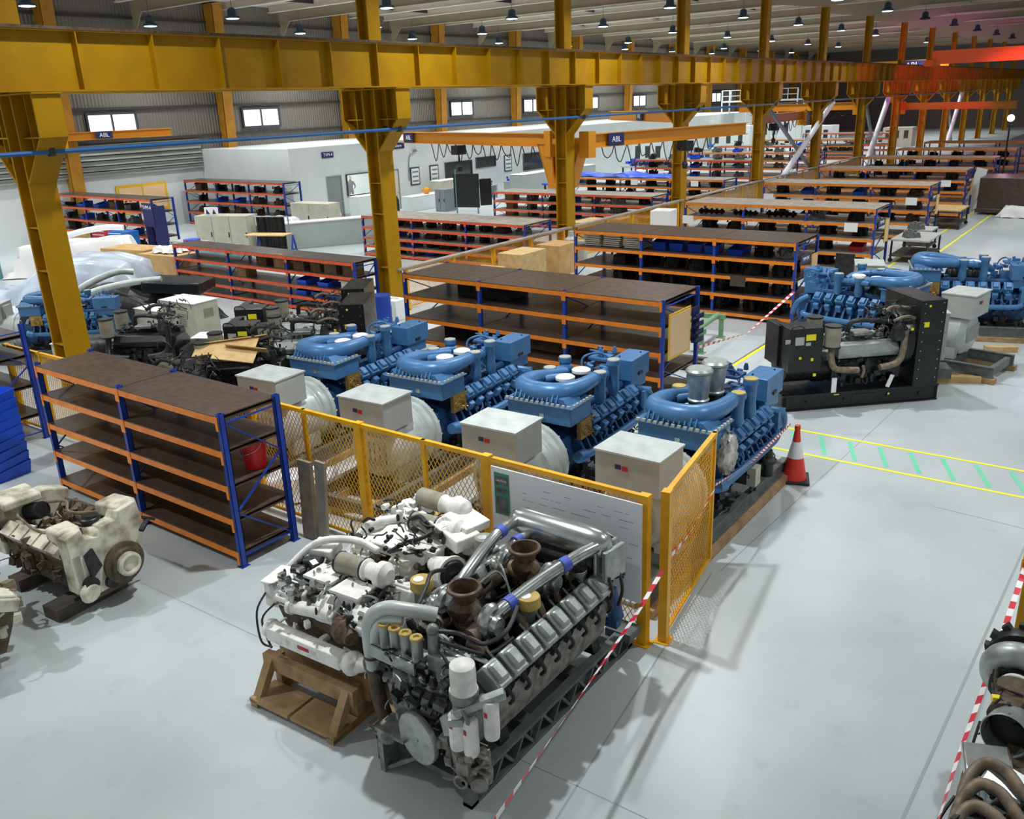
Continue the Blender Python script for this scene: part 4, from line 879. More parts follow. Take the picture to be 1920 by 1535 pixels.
    g = G(); g.ob((1.02, -.06, .5), (.1, .02, .3)); g.ob((2.2, -.06, .5), (.08, .02, .26), (0, 20, 0)); g.o('hang_tags', 'paper', t, smooth=0)
    return t
BK = black_set((-5.36, 16.1, 0), R(44), 'black generator set with two beige air filters and tall radiator beside the green striped lane')
# cluster of black sets waiting behind the blue row
BE = black_set((-19.85, 9.34, 0), R(35), 'black engine without radiator in the crowded cluster, nearest the first yellow column', False)
dup(BK, (-17.2, 12.0, 0), R(35), 'black generator set in the crowded cluster, right behind the beige cabinets')
dup(BK, (-16.0, 10.8, 0), R(35), 'black generator set in the crowded cluster, left beside the farthest blue set')
dup(BE, (-15.9, 9.15, 0), R(35), 'black engine without radiator in the crowded cluster, nearest the leftmost grey alternator box')
dup(BE, (-15.95, 7.95, 0), 0, 'black engine without radiator just behind the empty rack')
dup(G3, (-25.0, 9.4, 0), R(-50), 'blue engine set with a grey alternator, behind the first yellow column').scale = (.86, .86, .86)
# ================================================================= BIG GREY ENGINE
cx, cy = -4.7, 5.9
OFF = (-cx, -cy, 0)
t = thing('diesel_engine', 'large silver grey twin turbo engine on a steel skid in the foreground', 'engine', (cx, cy, 0))
def P(m, g, n, **k): return g.o(n, m, t, **k)
for s, x in ((1, -4.13), (-1, -5.2)):
    g = G(OFF); g.box(x - .05, x + .05, 4.6, 7.6, 0, .04); g.box(x - .05, x + .05, 4.6, 7.6, .24, .28)
    n = 9
    for i in range(n):
        y = 4.62 + i * .33; g.bar((x, y, .03), (x, y + .16, .25), .09, .03); g.bar((x, y + .16, .25), (x, y + .33, .03), .09, .03)
    g.box(x - .05, x + .05, 4.6, 4.7, 0, .28); g.box(x - .05, x + .05, 7.5, 7.6, 0, .28); g.box(x - .09, x + .05, 4.6, 4.95, .28, .31)
    P('skid_grey', g, 'side_frame', smooth=0)
for y in (4.7, 5.6, 6.5, 7.3): g = G(OFF); g.box(-5.2, -4.13, y, y + .16, .08, .2); P('skid_grey', g, 'cross_member', smooth=0)
g = G(OFF); g.box(-4.3, -3.98, 7.35, 7.6, .2, .3); g.box(-4.75, -4.2, 4.62, 4.95, .2, .26); P('skid_grey', g, 'corner_plate', smooth=0)
g = G(OFF)
for s in (-1, 1):
    for y in (5.15, 6.85): g = G(OFF); g.prism([(cx + s * .55, .28), (cx + s * .35, .28), (cx + s * .3, .7), (cx + s * .45, .75)], 'y', y, y + .14); P('dark_metal', g, 'engine_mount', smooth=0)
# crankcase with slanted ribbed sides
g = G(OFF); g.prism([(cx - .26, .32), (cx + .26, .32), (cx + .42, .62), (cx + .52, .98), (cx + .2, 1.12), (cx - .2, 1.12), (cx - .52, .98), (cx - .42, .62)], 'y', 4.9, 7.15)
P('cast_grey', g, 'crankcase', bevel=.01)
for s in (-1, 1):
    g = G(OFF)
    for i in range(10):
        y = 5.0 + i * .215; g.ob((cx + s * .5, y, .8), (.06, .05, .44), (0, s * 24, 0)); g.ob((cx + s * .44, y + .1, .66), (.04, .14, .14), (0, s * 30, 0))
        g.cyl((cx + s * .52, y + .1, .92), (cx + s * .58, y + .1, .88), .035, n=10)
    g.prism([(cx + s * .62, 1.0), (cx + s * .52, .42), (cx + s * .42, .42), (cx + s * .45, 1.0)], 'y', 5.0, 7.1)
    P('side_cast', g, 'side_rib_panel')
    g = G(OFF); g.box(cx + s * .46 - .02, cx + s * .46 + .02, 4.95, 7.1, .58, .62); g.tube([(cx + s * .58, 5.0, 1.0), (cx + s * .6, 6.0, 1.02), (cx + s * .58, 7.1, 1.0)], .03, 8); P('dark_metal', g, 'oil_rail')
g = G(OFF); g.prism([(cx - .2, .26), (cx + .2, .26), (cx + .28, .45), (cx - .28, .45)], 'y', 5.0, 7.0); P('dark_metal', g, 'oil_pan')
# rocker covers
for s in (-1, 1):
    for i in range(8):
        y = 5.03 + i * .252
        g = G(OFF); g.ob((cx + s * .6, y, 1.15), (.27, .2, .2), (0, s * 38, 0)); g.ob((cx + s * .66, y, 1.24), (.22, .16, .08), (0, s * 38, 0), taper=.8)
        P('silver_satin', g, 'rocker_cover', bevel=.025)
        g = G(OFF); g.ob((cx + s * .5, y + .1, 1.2), (.22, .03, .16), (0, s * 38, 0)); g.ob((cx + s * .5, y, 1.04), (.34, .14, .1), (0, s * 38, 0)); g.cyl((cx + s * .64, y + .11, 1.08), (cx + s * .7, y + .11, 1.0), .02, n=8); P('dark_metal', g, 'cylinder_head', smooth=0)
g = G(OFF)
for i in range(8):
    y = 5.03 + i * .252; g.tube([(cx + .68, y + .06, 1.05), (cx + .76, y + .08, .95), (cx + .7, y + .1, .85)], .02, 6); g.ob((cx + .64, y - .08, .93), (.05, .03, .16), (0, 25, 20))
P('black_paint', g, 'drain_hoses')
# valley
g = G(OFF); g.prism([(cx - .35, 1.05), (cx + .35, 1.05), (cx + .3, 1.2), (cx - .3, 1.2)], 'y', 4.95, 7.0); greeble(g, (cx - .4, cx + .4, 5.0, 6.9, 1.15, 1.42), 90, 71, .03, .08); P('dark_metal', g, 'valley_castings')
g = G(OFF)
for s in (-1, 1): g.tube([(cx + s * .2, 5.2, 1.32), (cx + s * .22, 5.8, 1.36), (cx + s * .2, 6.7, 1.34)], .085, 12)
for y in (5.15, 5.45, 5.75, 6.05, 6.35, 6.65):
    for s in (-1, 1): g.tube([(cx + s * .22, y, 1.33), (cx + s * .36, y + .03, 1.28), (cx + s * .44, y, 1.18)], .05, 10)
P('cast_tan', g, 'exhaust_manifold')
# turbochargers
for j, (x, y) in enumerate(((-4.72, 5.42), (-4.68, 6.36))):
    g = G(OFF); g.lathe((x, y, 1.42), (0, 0, 1), [(.1, -.1), (.13, 0), (.15, .06), (.1, .12), (.135, .22), (.17, .245), (.17, .265), (.14, .27), (.12, .2), (.1, .1)], 26, cap=False); g.ring((x, y, 1.67), (0, 0, 1), .157, .017, 28)
    P('rust', g, 'exhaust_outlet')
    g = G(OFF); g.ring((x + .03, y, 1.36), (0, 1, 0), .13, .075, 24, 10); g.cyl((x - .26, y, 1.38), (x + .3, y, 1.38), .09, n=16); P('cast_tan', g, 'turbine_housing')
    for s in (-1, 1):
        g = G(OFF); g.ring((x + s * .27, y + .02, 1.38), (1, .1, 0), .12, .065, 26, 10); g.lathe((x + s * .27, y, 1.38), (s, 0, 0), [(.06, -.05), (.09, .02), (.1, .1), (.085, .14)], 18); P('silver', g, 'compressor_housing')
# charge air cooler drum and pipes
g = G(OFF); g.lathe((-5.28, 6.95, 1.6), (1, 0, 0), [(.04, 0), (.11, .03), (.155, .1), (.165, .2), (.17, .24), (.17, 1.0), (.165, 1.04), (.155, 1.16), (.11, 1.24), (.04, 1.28)], 32); P('silver', g, 'charge_air_drum')
g = G(OFF); g.box(-5.1, -4.2, 6.9, 7.0, 1.2, 1.45); g.box(-5.0, -4.9, 6.88, 7.02, 1.15, 1.5); g.box(-4.4, -4.3, 6.88, 7.02, 1.15, 1.5); g.box(-5.08, -4.22, 6.76, 6.8, 1.42, 1.46); P('cast_grey', g, 'drum_cradle', smooth=0)
g = G(OFF); g.tube([(-5.15, 6.85, 1.64), (-5.1, 6.6, 1.7), (-5.02, 6.25, 1.72), (-4.93, 5.8, 1.66), (-4.9, 5.5, 1.55), (-4.92, 5.4, 1.42)], .062, 14); P('silver', g, 'charge_pipe')
g = G(OFF); g.tube([(-4.95, 6.8, 1.55), (-4.96, 6.62, 1.56), (-4.98, 6.45, 1.45)], .055, 12); P('silver', g, 'charge_pipe')
g = G(OFF); g.tube([(-4.12, 6.85, 1.62), (-4.2, 6.6, 1.6), (-4.33, 6.2, 1.52), (-4.4, 5.8, 1.46), (-4.43, 5.52, 1.42), (-4.45, 5.38, 1.32), (-4.44, 5.36, 1.2)], .066, 14); g.tube([(-4.3, 6.85, 1.5), (-4.32, 6.6, 1.46), (-4.4, 6.4, 1.38)], .055, 12); P('silver', g, 'charge_pipe')
for i, (p, d, r) in enumerate((((-5.06, 6.45, 1.715), (.1, -1, 0), .072), ((-4.96, 6.62, 1.56), (0, -1, 0), .066), ((-4.91, 5.52, 1.56), (0, -.6, -.5), .072), ((-4.25, 6.45, 1.57), (-.3, -1, -.1), .077), ((-4.41, 5.72, 1.45), (-.1, -1, -.1), .077))):
    d = V(*d).normalized(); p = V(*p); g = G(OFF); g.cyl(p - d * .05, p + d * .05, r, n=16); P('clamp_blue', g, 'hose_coupling', label='blue silicone hose coupling')
# ECU
g = G(OFF); g.ob((-3.98, 6.98, 1.42), (.06, .34, .36), (0, 0, -8)); g.ob((-4.08, 6.98, 1.42), (.04, .38, .4), (0, 0, -8)); P('silver_satin', g, 'control_unit', bevel=.015)
g = G(OFF); g.box(-4.2, -4.1, 6.95, 7.25, 1.1, 1.55); greeble(g, (-4.22, -4.04, 6.92, 7.25, 1.05, 1.55), 26, 74, .02, .06, pipes=.5); g.tube([(-3.96, 6.85, 1.3), (-3.95, 6.9, 1.1), (-4.05, 7.0, .9), (-4.1, 7.1, .7)], .02, 6); g.tube([(-3.96, 7.05, 1.3), (-3.94, 7.1, 1.05), (-4.02, 7.15, .8)], .02, 6); P('black_paint', g, 'wiring_block')
g = G(OFF); g.cyl((-4.15, 7.2, .95), (-4.12, 7.28, .55), .07, .09, 14); g.ob((-4.14, 7.25, .5), (.14, .1, .12)); P('engine_blue_dark', g, 'starter_motor', label='dark blue starter motor')
# breather stacks
for i, (x, y, cap) in enumerate(((-4.26, 6.72, 0), (-4.3, 5.88, 1), (-5.4, 5.55, 1), (-5.4, 6.6, 2))):
    g = G(OFF); g.lathe((x, y, 1.02), (0, 0, 1), [(.12, 0), (.1, .1), (.085, .2), (.085, .3), (.098, .36)], 20, cap=cap > 0); g.cyl((x + .08, y - .05, 1.2), (x + .14, y - .09, 1.2), .022, n=8); g.cyl((x + .02, y - .09, 1.18), (x + .03, y - .15, 1.16), .022, n=8)
    if not cap: g.lathe((x, y, 1.38), (0, 0, 1), [(.098, -.04), (.1, 0), (.088, 0), (.08, -.2), (.01, -.2)], 20, cap=False)
    P('cast_grey', g, 'breather_stack')
    if cap:
        g = G(OFF); g.lathe((x, y, 1.36), (0, 0, 1), [(.1, 0), (.118, .02), (.118, .11), (.11, .125)], 22); P('cap_yellow' if cap == 1 else 'filter_olive', g, 'stack_cap', label='dull yellow plastic cap' if cap == 1 else 'pale capped filler')
        g = G(OFF); g.cyl((x - .02, y - .02, 1.485), (x - .02, y - .02, 1.49), .055, n=16); P('cap_white' if i != 3 else 'silver', g, 'cap_label')
# front (flywheel/gear) end
g = G(OFF); g.prism([(-5.15, .5), (-4.95, .32), (-4.35, .32), (-4.15, .55), (-4.1, 1.0), (-4.3, 1.2), (-5.1, 1.2), (-5.25, .95)], 'y', 4.78, 4.95); greeble(g, (-5.1, -4.2, 4.66, 4.8, .35, 1.15), 60, 75, .03, .09); P('cast_grey', g, 'gear_case')
g = G(OFF); greeble(g, (-5.25, -4.1, 4.6, 4.8, .75, 1.3), 50, 77, .02, .07, pipes=.55); P('dark_metal', g, 'front_pipework')
g = G(OFF); g.ob((-4.62, 4.52, .58), (.03, .03, .03)); g.lathe((-4.62, 4.58, .58), (-.15, -1, 0), [(.06, -.1), (.06, 0), (.25, .0), (.255, .01), (.255, .05), (.25, .06)], 40); g.cyl((-4.63, 4.52, .58), (-4.635, 4.505, .58), .012, n=8); P('silver_satin', g, 'crank_cover_disc')
g = G(OFF); g.box(-5.15, -4.78, 4.5, 4.75, .46, .5); g.box(-5.12, -5.06, 4.5, 4.7, 0, .46); g.bar((-5.08, 4.55, .02), (-4.7, 4.6, .3), .05, .04); g.lathe((-4.98, 4.52, .42), (0, 0, 1), [(.08, 0), (.08, .04)], 16); P('cast_grey', g, 'front_support', smooth=0)
# white rail of four injection pumps
g = G(OFF); g.box(-5.28, -4.72, 4.68, 4.9, 1.2, 1.26); g.box(-5.28, -4.72, 4.66, 4.69, 1.14, 1.26); P('silver_satin', g, 'cap_bracket', smooth=0)
for i in range(4):
    x = -5.18 + i * .135; g = G(OFF); g.cyl((x, 4.78, 1.24), (x, 4.78, 1.45), .055, n=16); P('silver_satin', g, 'thermostat_housing')
    g = G(OFF); g.ring((x, 4.78, 1.46), (0, 0, 1), .045, .018, 18, 8); g.cyl((x, 4.78, 1.42), (x, 4.78, 1.455), .04, n=14); P('cap_yellow', g, 'yellow_ring')
g = G(OFF); g.cyl((-4.63, 4.85, 1.3), (-4.63, 4.85, 1.55), .06, .05, 14); g.ball((-4.63, 4.85, 1.56), .06); P('cast_grey', g, 'sensor_dome')
g = G(OFF); g.tube([(-5.36, 4.76, .9), (-5.38, 4.76, 1.2), (-5.36, 4.78, 1.45), (-5.22, 4.85, 1.58), (-5.0, 4.95, 1.58), (-4.8, 5.1, 1.52)], .07, 14); g.tube([(-5.28, 4.74, 1.15), (-5.28, 4.76, 1.36), (-5.2, 4.82, 1.47), (-5.05, 4.9, 1.48)], .05, 12); P('housing_pale', g, 'coolant_elbow')
g = G(OFF); g.ring((-5.36, 4.76, 1.05), (0, 0, 1), .073, .012); g.tube([(-5.36, 4.76, .92), (-5.36, 4.78, .6), (-5.3, 4.8, .3)], .075, 12); g.ob((-5.34, 4.76, .26), (.2, .16, .05)); g.ob((-5.3, 4.78, .13), (.14, .14, .2)); P('brown_grime', g, 'drain_leg')
# right front: canister and oil filters
g = G(OFF); g.lathe((-4.1, 4.62, 1.28), (0, 0, 1), [(.12, 0), (.125, .02), (.115, .03), (.115, .2), (.11, .26), (.06, .29)], 26); P('white_paint', g, 'centrifuge_canister')
g = G(OFF); g.lathe((-4.1, 4.62, .98), (0, 0, 1), [(.07, 0), (.11, .1), (.11, .2), (.13, .24), (.13, .3)], 20); greeble(g, (-4.22, -3.98, 4.52, 4.72, 1.0, 1.25), 24, 76, .02, .04); P('cast_grey', g, 'canister_base')
g = G(OFF); g.bar((-4.12, 4.5, 1.12), (-3.78, 4.78, 1.28), .09, .07); g.ob((-4.1, 4.49, 1.05), (.13, .09, .07), (0, 0, 35)); g.prism([(-4.3, .98), (-4.16, 1.1), (-4.16, .85), (-4.26, .8)], 'y', 4.5, 4.56); P('silver_satin', g, 'filter_header', bevel=.006)
for i, (x, y, z) in enumerate(((-4.12, 4.52, .74), (-4.0, 4.56, .7), (-3.86, 4.68, .86))):
    g = G(OFF); g.lathe((x, y, z), (0, 0, 1), [(.03, -.02), (.065, 0), (.07, .03), (.07, .34), (.05, .37)], 22); P('white_paint', g, 'oil_filter')
    g = G(OFF); g.box(x - .02, x + .01, y - .073, y - .068, z + .24, z + .29); P('red_box', g, 'filter_mark', smooth=0)
g = G(OFF); greeble(g, (-4.4, -3.9, 4.5, 4.75, .35, .72), 60, 78, .03, .08); g.lathe((-3.98, 4.62, .4), (.6, -.8, 0), [(.12, -.1), (.12, .0), (.08, .03), (.08, .1)], 18); g.ring((-4.1, 4.5, .38), (.2, -1, 0), .06, .014); P('side_cast', g, 'water_pump')
g = G(OFF); g.tube([(-4.62, 4.9, 1.52), (-4.45, 5.0, 1.5), (-4.3, 5.15, 1.36), (-4.22, 5.4, 1.38), (-4.3, 5.7, 1.46)], .022, 8); g.tube([(-4.6, 4.86, 1.46), (-4.4, 4.95, 1.4), (-4.24, 5.15, 1.28), (-4.18, 5.45, 1.3)], .02, 8); g.tube([(-4.95, 5.0, 1.6), (-5.1, 5.3, 1.62), (-5.25, 5.55, 1.6), (-5.3, 5.8, 1.5)], .022, 8); g.tube([(-4.3, 5.95, 1.45), (-4.38, 6.3, 1.38), (-4.34, 6.7, 1.4)], .02, 8); g.tube([(-4.5, 4.8, 1.4), (-4.3, 4.75, 1.2), (-4.35, 4.7, .9), (-4.2, 4.68, .75)], .018, 6); P('hose_black', g, 'hose')
g = G(OFF); g.tube([(-5.0, 5.1, 1.35), (-4.7, 4.98, 1.42), (-4.4, 4.98, 1.32)], .035, 10); g.tube([(-4.9, 5.7, 1.4), (-4.75, 5.95, 1.58), (-4.62, 6.0, 1.4)], .012, 6); g.tube([(-4.85, 6.1, 1.6), (-4.65, 5.95, 1.62), (-4.5, 5.85, 1.45)], .012, 6); g.tube([(-4.62, 4.88, 1.3), (-4.5, 5.0, 1.3), (-4.2, 5.1, 1.22)], .03, 8); P('silver', g, 'steel_lines')
g = G(OFF); g.ob((-4.48, 4.9, 1.26), (.36, .22, .16), (0, 0, 8)); g.ob((-4.42, 4.88, 1.15), (.3, .18, .2), (0, 0, 8)); greeble(g, (-4.62, -4.3, 4.78, 5.0, 1.3, 1.38), 14, 79, .02, .04); P('silver_satin', g, 'front_housing', bevel=.02)
# ================================================================= WHITE ENGINES
def white_engine(loc, rz, label, L=1.35, dep=.95, z0=.46, filt=True, m='white_dirty', seed=1, front=True, plates=True):
    t = thing('marine_engine', label, 'engine', loc, rz); h = L / 2
    def P(m, g, n, **k): return g.o(n, m, t, **k)
    g = G(); g.prism([(.25, z0), (dep - .25, z0), (dep - .12, z0 + .3), (dep - .05, z0 + .55), (dep * .5, z0 + .62), (.05, z0 + .55), (.12, z0 + .3)], 'x', -h + .1, h - .12); P('brown_grime', g, 'engine_block')
    g = G(); greeble(g, (-h, h, .0, dep, z0 + .15, z0 + .6), 110, seed, .03, .09, pipes=.4); P(m, g, 'side_fittings')
    g = G(); greeble(g, (-h, h, .05, dep, z0 + .55, z0 + .78), 80, seed + 1, .03, .08, pipes=.45); P('cast_tan', g, 'valley_fittings')
    for i in range(3):
        x = -h + .25 + i * (L - .35) / 2
        for y, s in ((.16, 1), (dep - .16, -1)):
            g = G(); g.ob((x, y, z0 + .66), (.34, .26, .16), (s * 22, 0, 0)); g.ob((x, y - s * .02, z0 + .75), (.28, .2, .05), (s * 22, 0, 0)); P(m, g, 'rocker_cover', bevel=.02)
    if plates:
        for x, y in ((-.18, .42), (.28, .34)): g = G(); g.ob((x, y, z0 + .86), (.36, .34, .035), (-6, 4, 6)); g.ob((x, y, z0 + .78), (.28, .26, .12), (-6, 4, 6)); P('white_paint', g, 'cover_plate', bevel=.006)
    if front:
        g = G(); g.cyl((-h + .08, -.06, z0 + .32), (h - .16, -.06, z0 + .3), .095, n=22); g.box(-h + .1, h - .2, -.16, -.02, z0 + .24, z0 + .4); P(m, g, 'heat_exchanger', bevel=.01)
        g = G(); g.box(-.1, .06, -.165, -.16, z0 + .31, z0 + .35); P('red_box', g, 'maker_badge', smooth=0)
        g = G(); g.ball((h - .1, -.06, z0 + .31), .13, (.8, 1, 1), 16); g.cyl((h - .05, -.06, z0 + .3), (h + .06, -.02, z0 + .34), .08, n=16); g.lathe((-h + .1, -.06, z0 + .32), (-1, 0, 0), [(.1, 0), (.11, .02), (.1, .07), (.04, .1)], 18); P(m, g, 'end_cap')
        g = G(); g.cyl((-.35, .05, z0 + .62), (.2, .08, z0 + .68), .075, n=20); g.cyl((-.38, .05, z0 + .62), (-.33, .05, z0 + .62), .09, n=18); P('white_paint', g, 'coolant_pipe')
        g = G(); g.lathe((.4, .05, z0 + .58), (.6, -.3, 0), [(.08, -.16), (.14, -.05), (.14, .06), (.09, .12), (.07, .2)], 18); g.ring((.4, .05, z0 + .58), (0, 1, 0), .1, .045, 20, 8); P('rust', g, 'turbocharger')
        g = G(); g.tube([(-h + .05, -.05, z0 + .75), (-h - .08, -.1, z0 + .5), (-h, -.16, z0 + .2), (-h + .14, -.14, z0 + .16)], .012, 6); g.tube([(-h + .1, 0, z0 + .6), (-h - .04, -.08, z0 + .4), (-h + .1, -.12, z0 + .12)], .012, 6); P('hose_black', g, 'loose_cables')
        g = G(); g.cyl((-h + .05, .55, z0 + .82), (-h + .25, .6, z0 + .84), .07, n=16); g.cyl((-h + .02, .38, z0 + .8), (-h + .18, .42, z0 + .82), .06, n=16); P('hose_black', g, 'black_canisters')
        g = G(); g.ob((-h - .02, .25, z0 + .62), (.26, .34, .28), (0, 0, 10)); g.ob((-h - .02, .25, z0 + .78), (.3, .38, .03), (0, 0, 10)); P(m, g, 'expansion_tank', bevel=.02)
    if filt:
        for (x, y) in ((.12, .62), (.05, 1.28)) if filt == 2 else ((.1, dep * .6),):
            g = G(); g.cyl((x - .2, y, z0 + .96), (x + .14, y + .02, z0 + .96), .115, n=22); P('filter_olive', g, 'air_filter')
            g = G(); g.lathe((x + .14, y + .02, z0 + .96), (1, 0, 0), [(.12, 0), (.12, .03), (.09, .05), (.1, .16), (.14, .2), (.14, .28), (.08, .34)], 20); P('white_paint', g, 'filter_elbow')
            g = G(); g.cyl((x - .22, y, z0 + .96), (x - .2, y, z0 + .96), .12, n=22); g.ring((x + .14, y + .02, z0 + .96), (1, 0, 0), .115, .014); P('hose_black', g, 'filter_band')
    return t
WA = white_engine((-6.32, 4.86, 0), R(3), 'dirty white marine engine on a timber cradle beside the large silver engine', filt=1, seed=101)
WB = white_engine((-6.25, 5.95, 0), R(4), 'white marine engine behind the one on the timber cradle, with two olive filters', L=1.5, dep=1.0, z0=.48, filt=1, seed=140, front=False)
g = G(); g.ob((-.02, .35, 1.3), (.7, .5, .12), (4, 6, 8)); g.ob((-.45, .3, 1.28), (.4, .4, .12), (0, -6, 20)); g.tube([(-.7, .1, 1.1), (-.55, .3, 1.4), (-.3, .6, 1.42), (-.1, .9, 1.3)], .06, 12); g.ob((.45, .62, 1.42), (.55, .34, .16), (0, 8, -18)); g.o('intake_manifold', 'white_paint', WB, bevel=.04)
g = G(); g.lathe((.78, .05, 1.3), (1, -.35, .1), [(.08, -.3), (.12, -.15), (.17, .02), (.19, .05), (.19, .08)], 26); g.o('intake_horn', 'white_paint', WB)
g = G(); g.lathe((.855, .02, 1.305), (1, -.35, .1), [(.16, 0), (.15, .012), (.1, .016), (.08, .02)], 24); g.ring((.865, .02, 1.31), (1, -.35, .1), .12, .02); g.o('horn_seal', 'hose_black', WB)
g = G(); g.tube([(.0, .0, 1.35), (.15, .12, 1.45), (.3, .2, 1.5), (.38, .32, 1.55)], .025, 8); g.tube([(-.1, .5, 1.5), (.02, .55, 1.55), (.15, .5, 1.52)], .03, 8); g.o('hose', 'hose_black', WB)
g = G(); greeble(g, (-.6, .5, .5, 1.0, 1.38, 1.52), 40, 160, .03, .07); g.o('top_fittings', 'white_paint', WB)
g = G(); g.box(-.7, -.25, 1.08, 1.16, .9, 1.3); g.box(-.95, -.3, .9, .98, .85, 1.02); g.o('mounting_rails', 'skid_grey', WB, smooth=0)
g = G(); g.cyl((-.28, .98, 1.56), (.08, .94, 1.56), .115, n=22); g.o('air_filter', 'filter_olive', WB)
g = G(); g.lathe((.08, .94, 1.56), (1, -.1, 0), [(.12, 0), (.09, .05), (.12, .16), (.15, .2), (.12, .34), (.05, .4)], 20); g.ob((.5, .8, 1.5), (.42, .36, .1), (0, 8, -15)); g.o('filter_elbow', 'white_paint', WB, bevel=.01)
g = G(); greeble(g, (-.65, .6, -.05, .9, 1.36, 1.5), 70, 165, .02, .05, pipes=.5); g.o('dark_fittings', 'dark_metal', WB)
g = G(); greeble(g, (-.7, .6, .0, .85, 1.12, 1.3), 120, 166, .02, .05, pipes=.45); g.o('dark_fittings', 'dark_metal', WA)
g = G(); greeble(g, (-.65, .6, .0, .9, 1.15, 1.34), 90, 167, .02, .05, pipes=.35); g.o('chrome_fittings', 'silver', WA)
g = G(); g.ob((-.55, .78, 1.36), (.3, .26, .12), (6, 0, 12)); g.tube([(-.9, .4, 1.1), (-.6, .7, 1.45), (-.2, .9, 1.5), (.1, .95, 1.42)], .045, 10); g.o('white_ducting', 'white_paint', WA, bevel=.02)
g = G(); g.cyl((-.5, .85, 1.4), (-.3, .95, 1.45), .06, n=16); g.cyl((-.62, .72, 1.38), (-.42, .8, 1.42), .06, n=16); g.o('chrome_cylinders', 'silver', WB)
# timber cradles
t = thing('timber_cradle', 'rough timber cradle with sloping sides under the white marine engine', 'cradle', (-6.32, 4.86, 0), R(3))
for x in (-.62, .5):
    g = G(); g.prism([(-.42, .02), (-.32, .02), (-.02, .46), (-.14, .46)], 'x', x - .05, x + .05); g.box(x - .05, x + .05, -.42, .75, 0, .08); g.box(x - .045, x + .045, -.045, .045, .08, .44); g.o('side_brace', 'wood', t, smooth=0)
g = G(); g.box(-.72, .6, -.14, -.04, .3, .475); g.box(-.72, .6, .1, .2, .2, .475); g.box(-.7, .58, .6, .72, .1, .46); g.o('cross_beam', 'wood', t, smooth=0)
for i in range(2): g = G(); g.box(-.68 + i * .62, -.1 + i * .66, -.42, -.06, .06, .1); g.o('plank', 'wood', t, smooth=0)
t = thing('timber_block', 'brown timber block between the timber cradle and the silver engine', 'timber', (-5.52, 5.12, 0), R(-40)); g = G(); g.box(-.32, .3, -.12, .12, 0, .26); g.o('beam', 'wood', t, smooth=0)
t = thing('timber_cradle', 'dark timber bed under the rear white marine engine', 'cradle', (-6.25, 5.98, 0), R(4)); g = G(); g.box(-.7, .7, .1, .25, 0, .48); g.box(-.7, .7, .75, .9, 0, .48); g.box(-.65, -.5, 0, 1, 0, .1); g.o('beams', 'wood_dark', t, smooth=0)
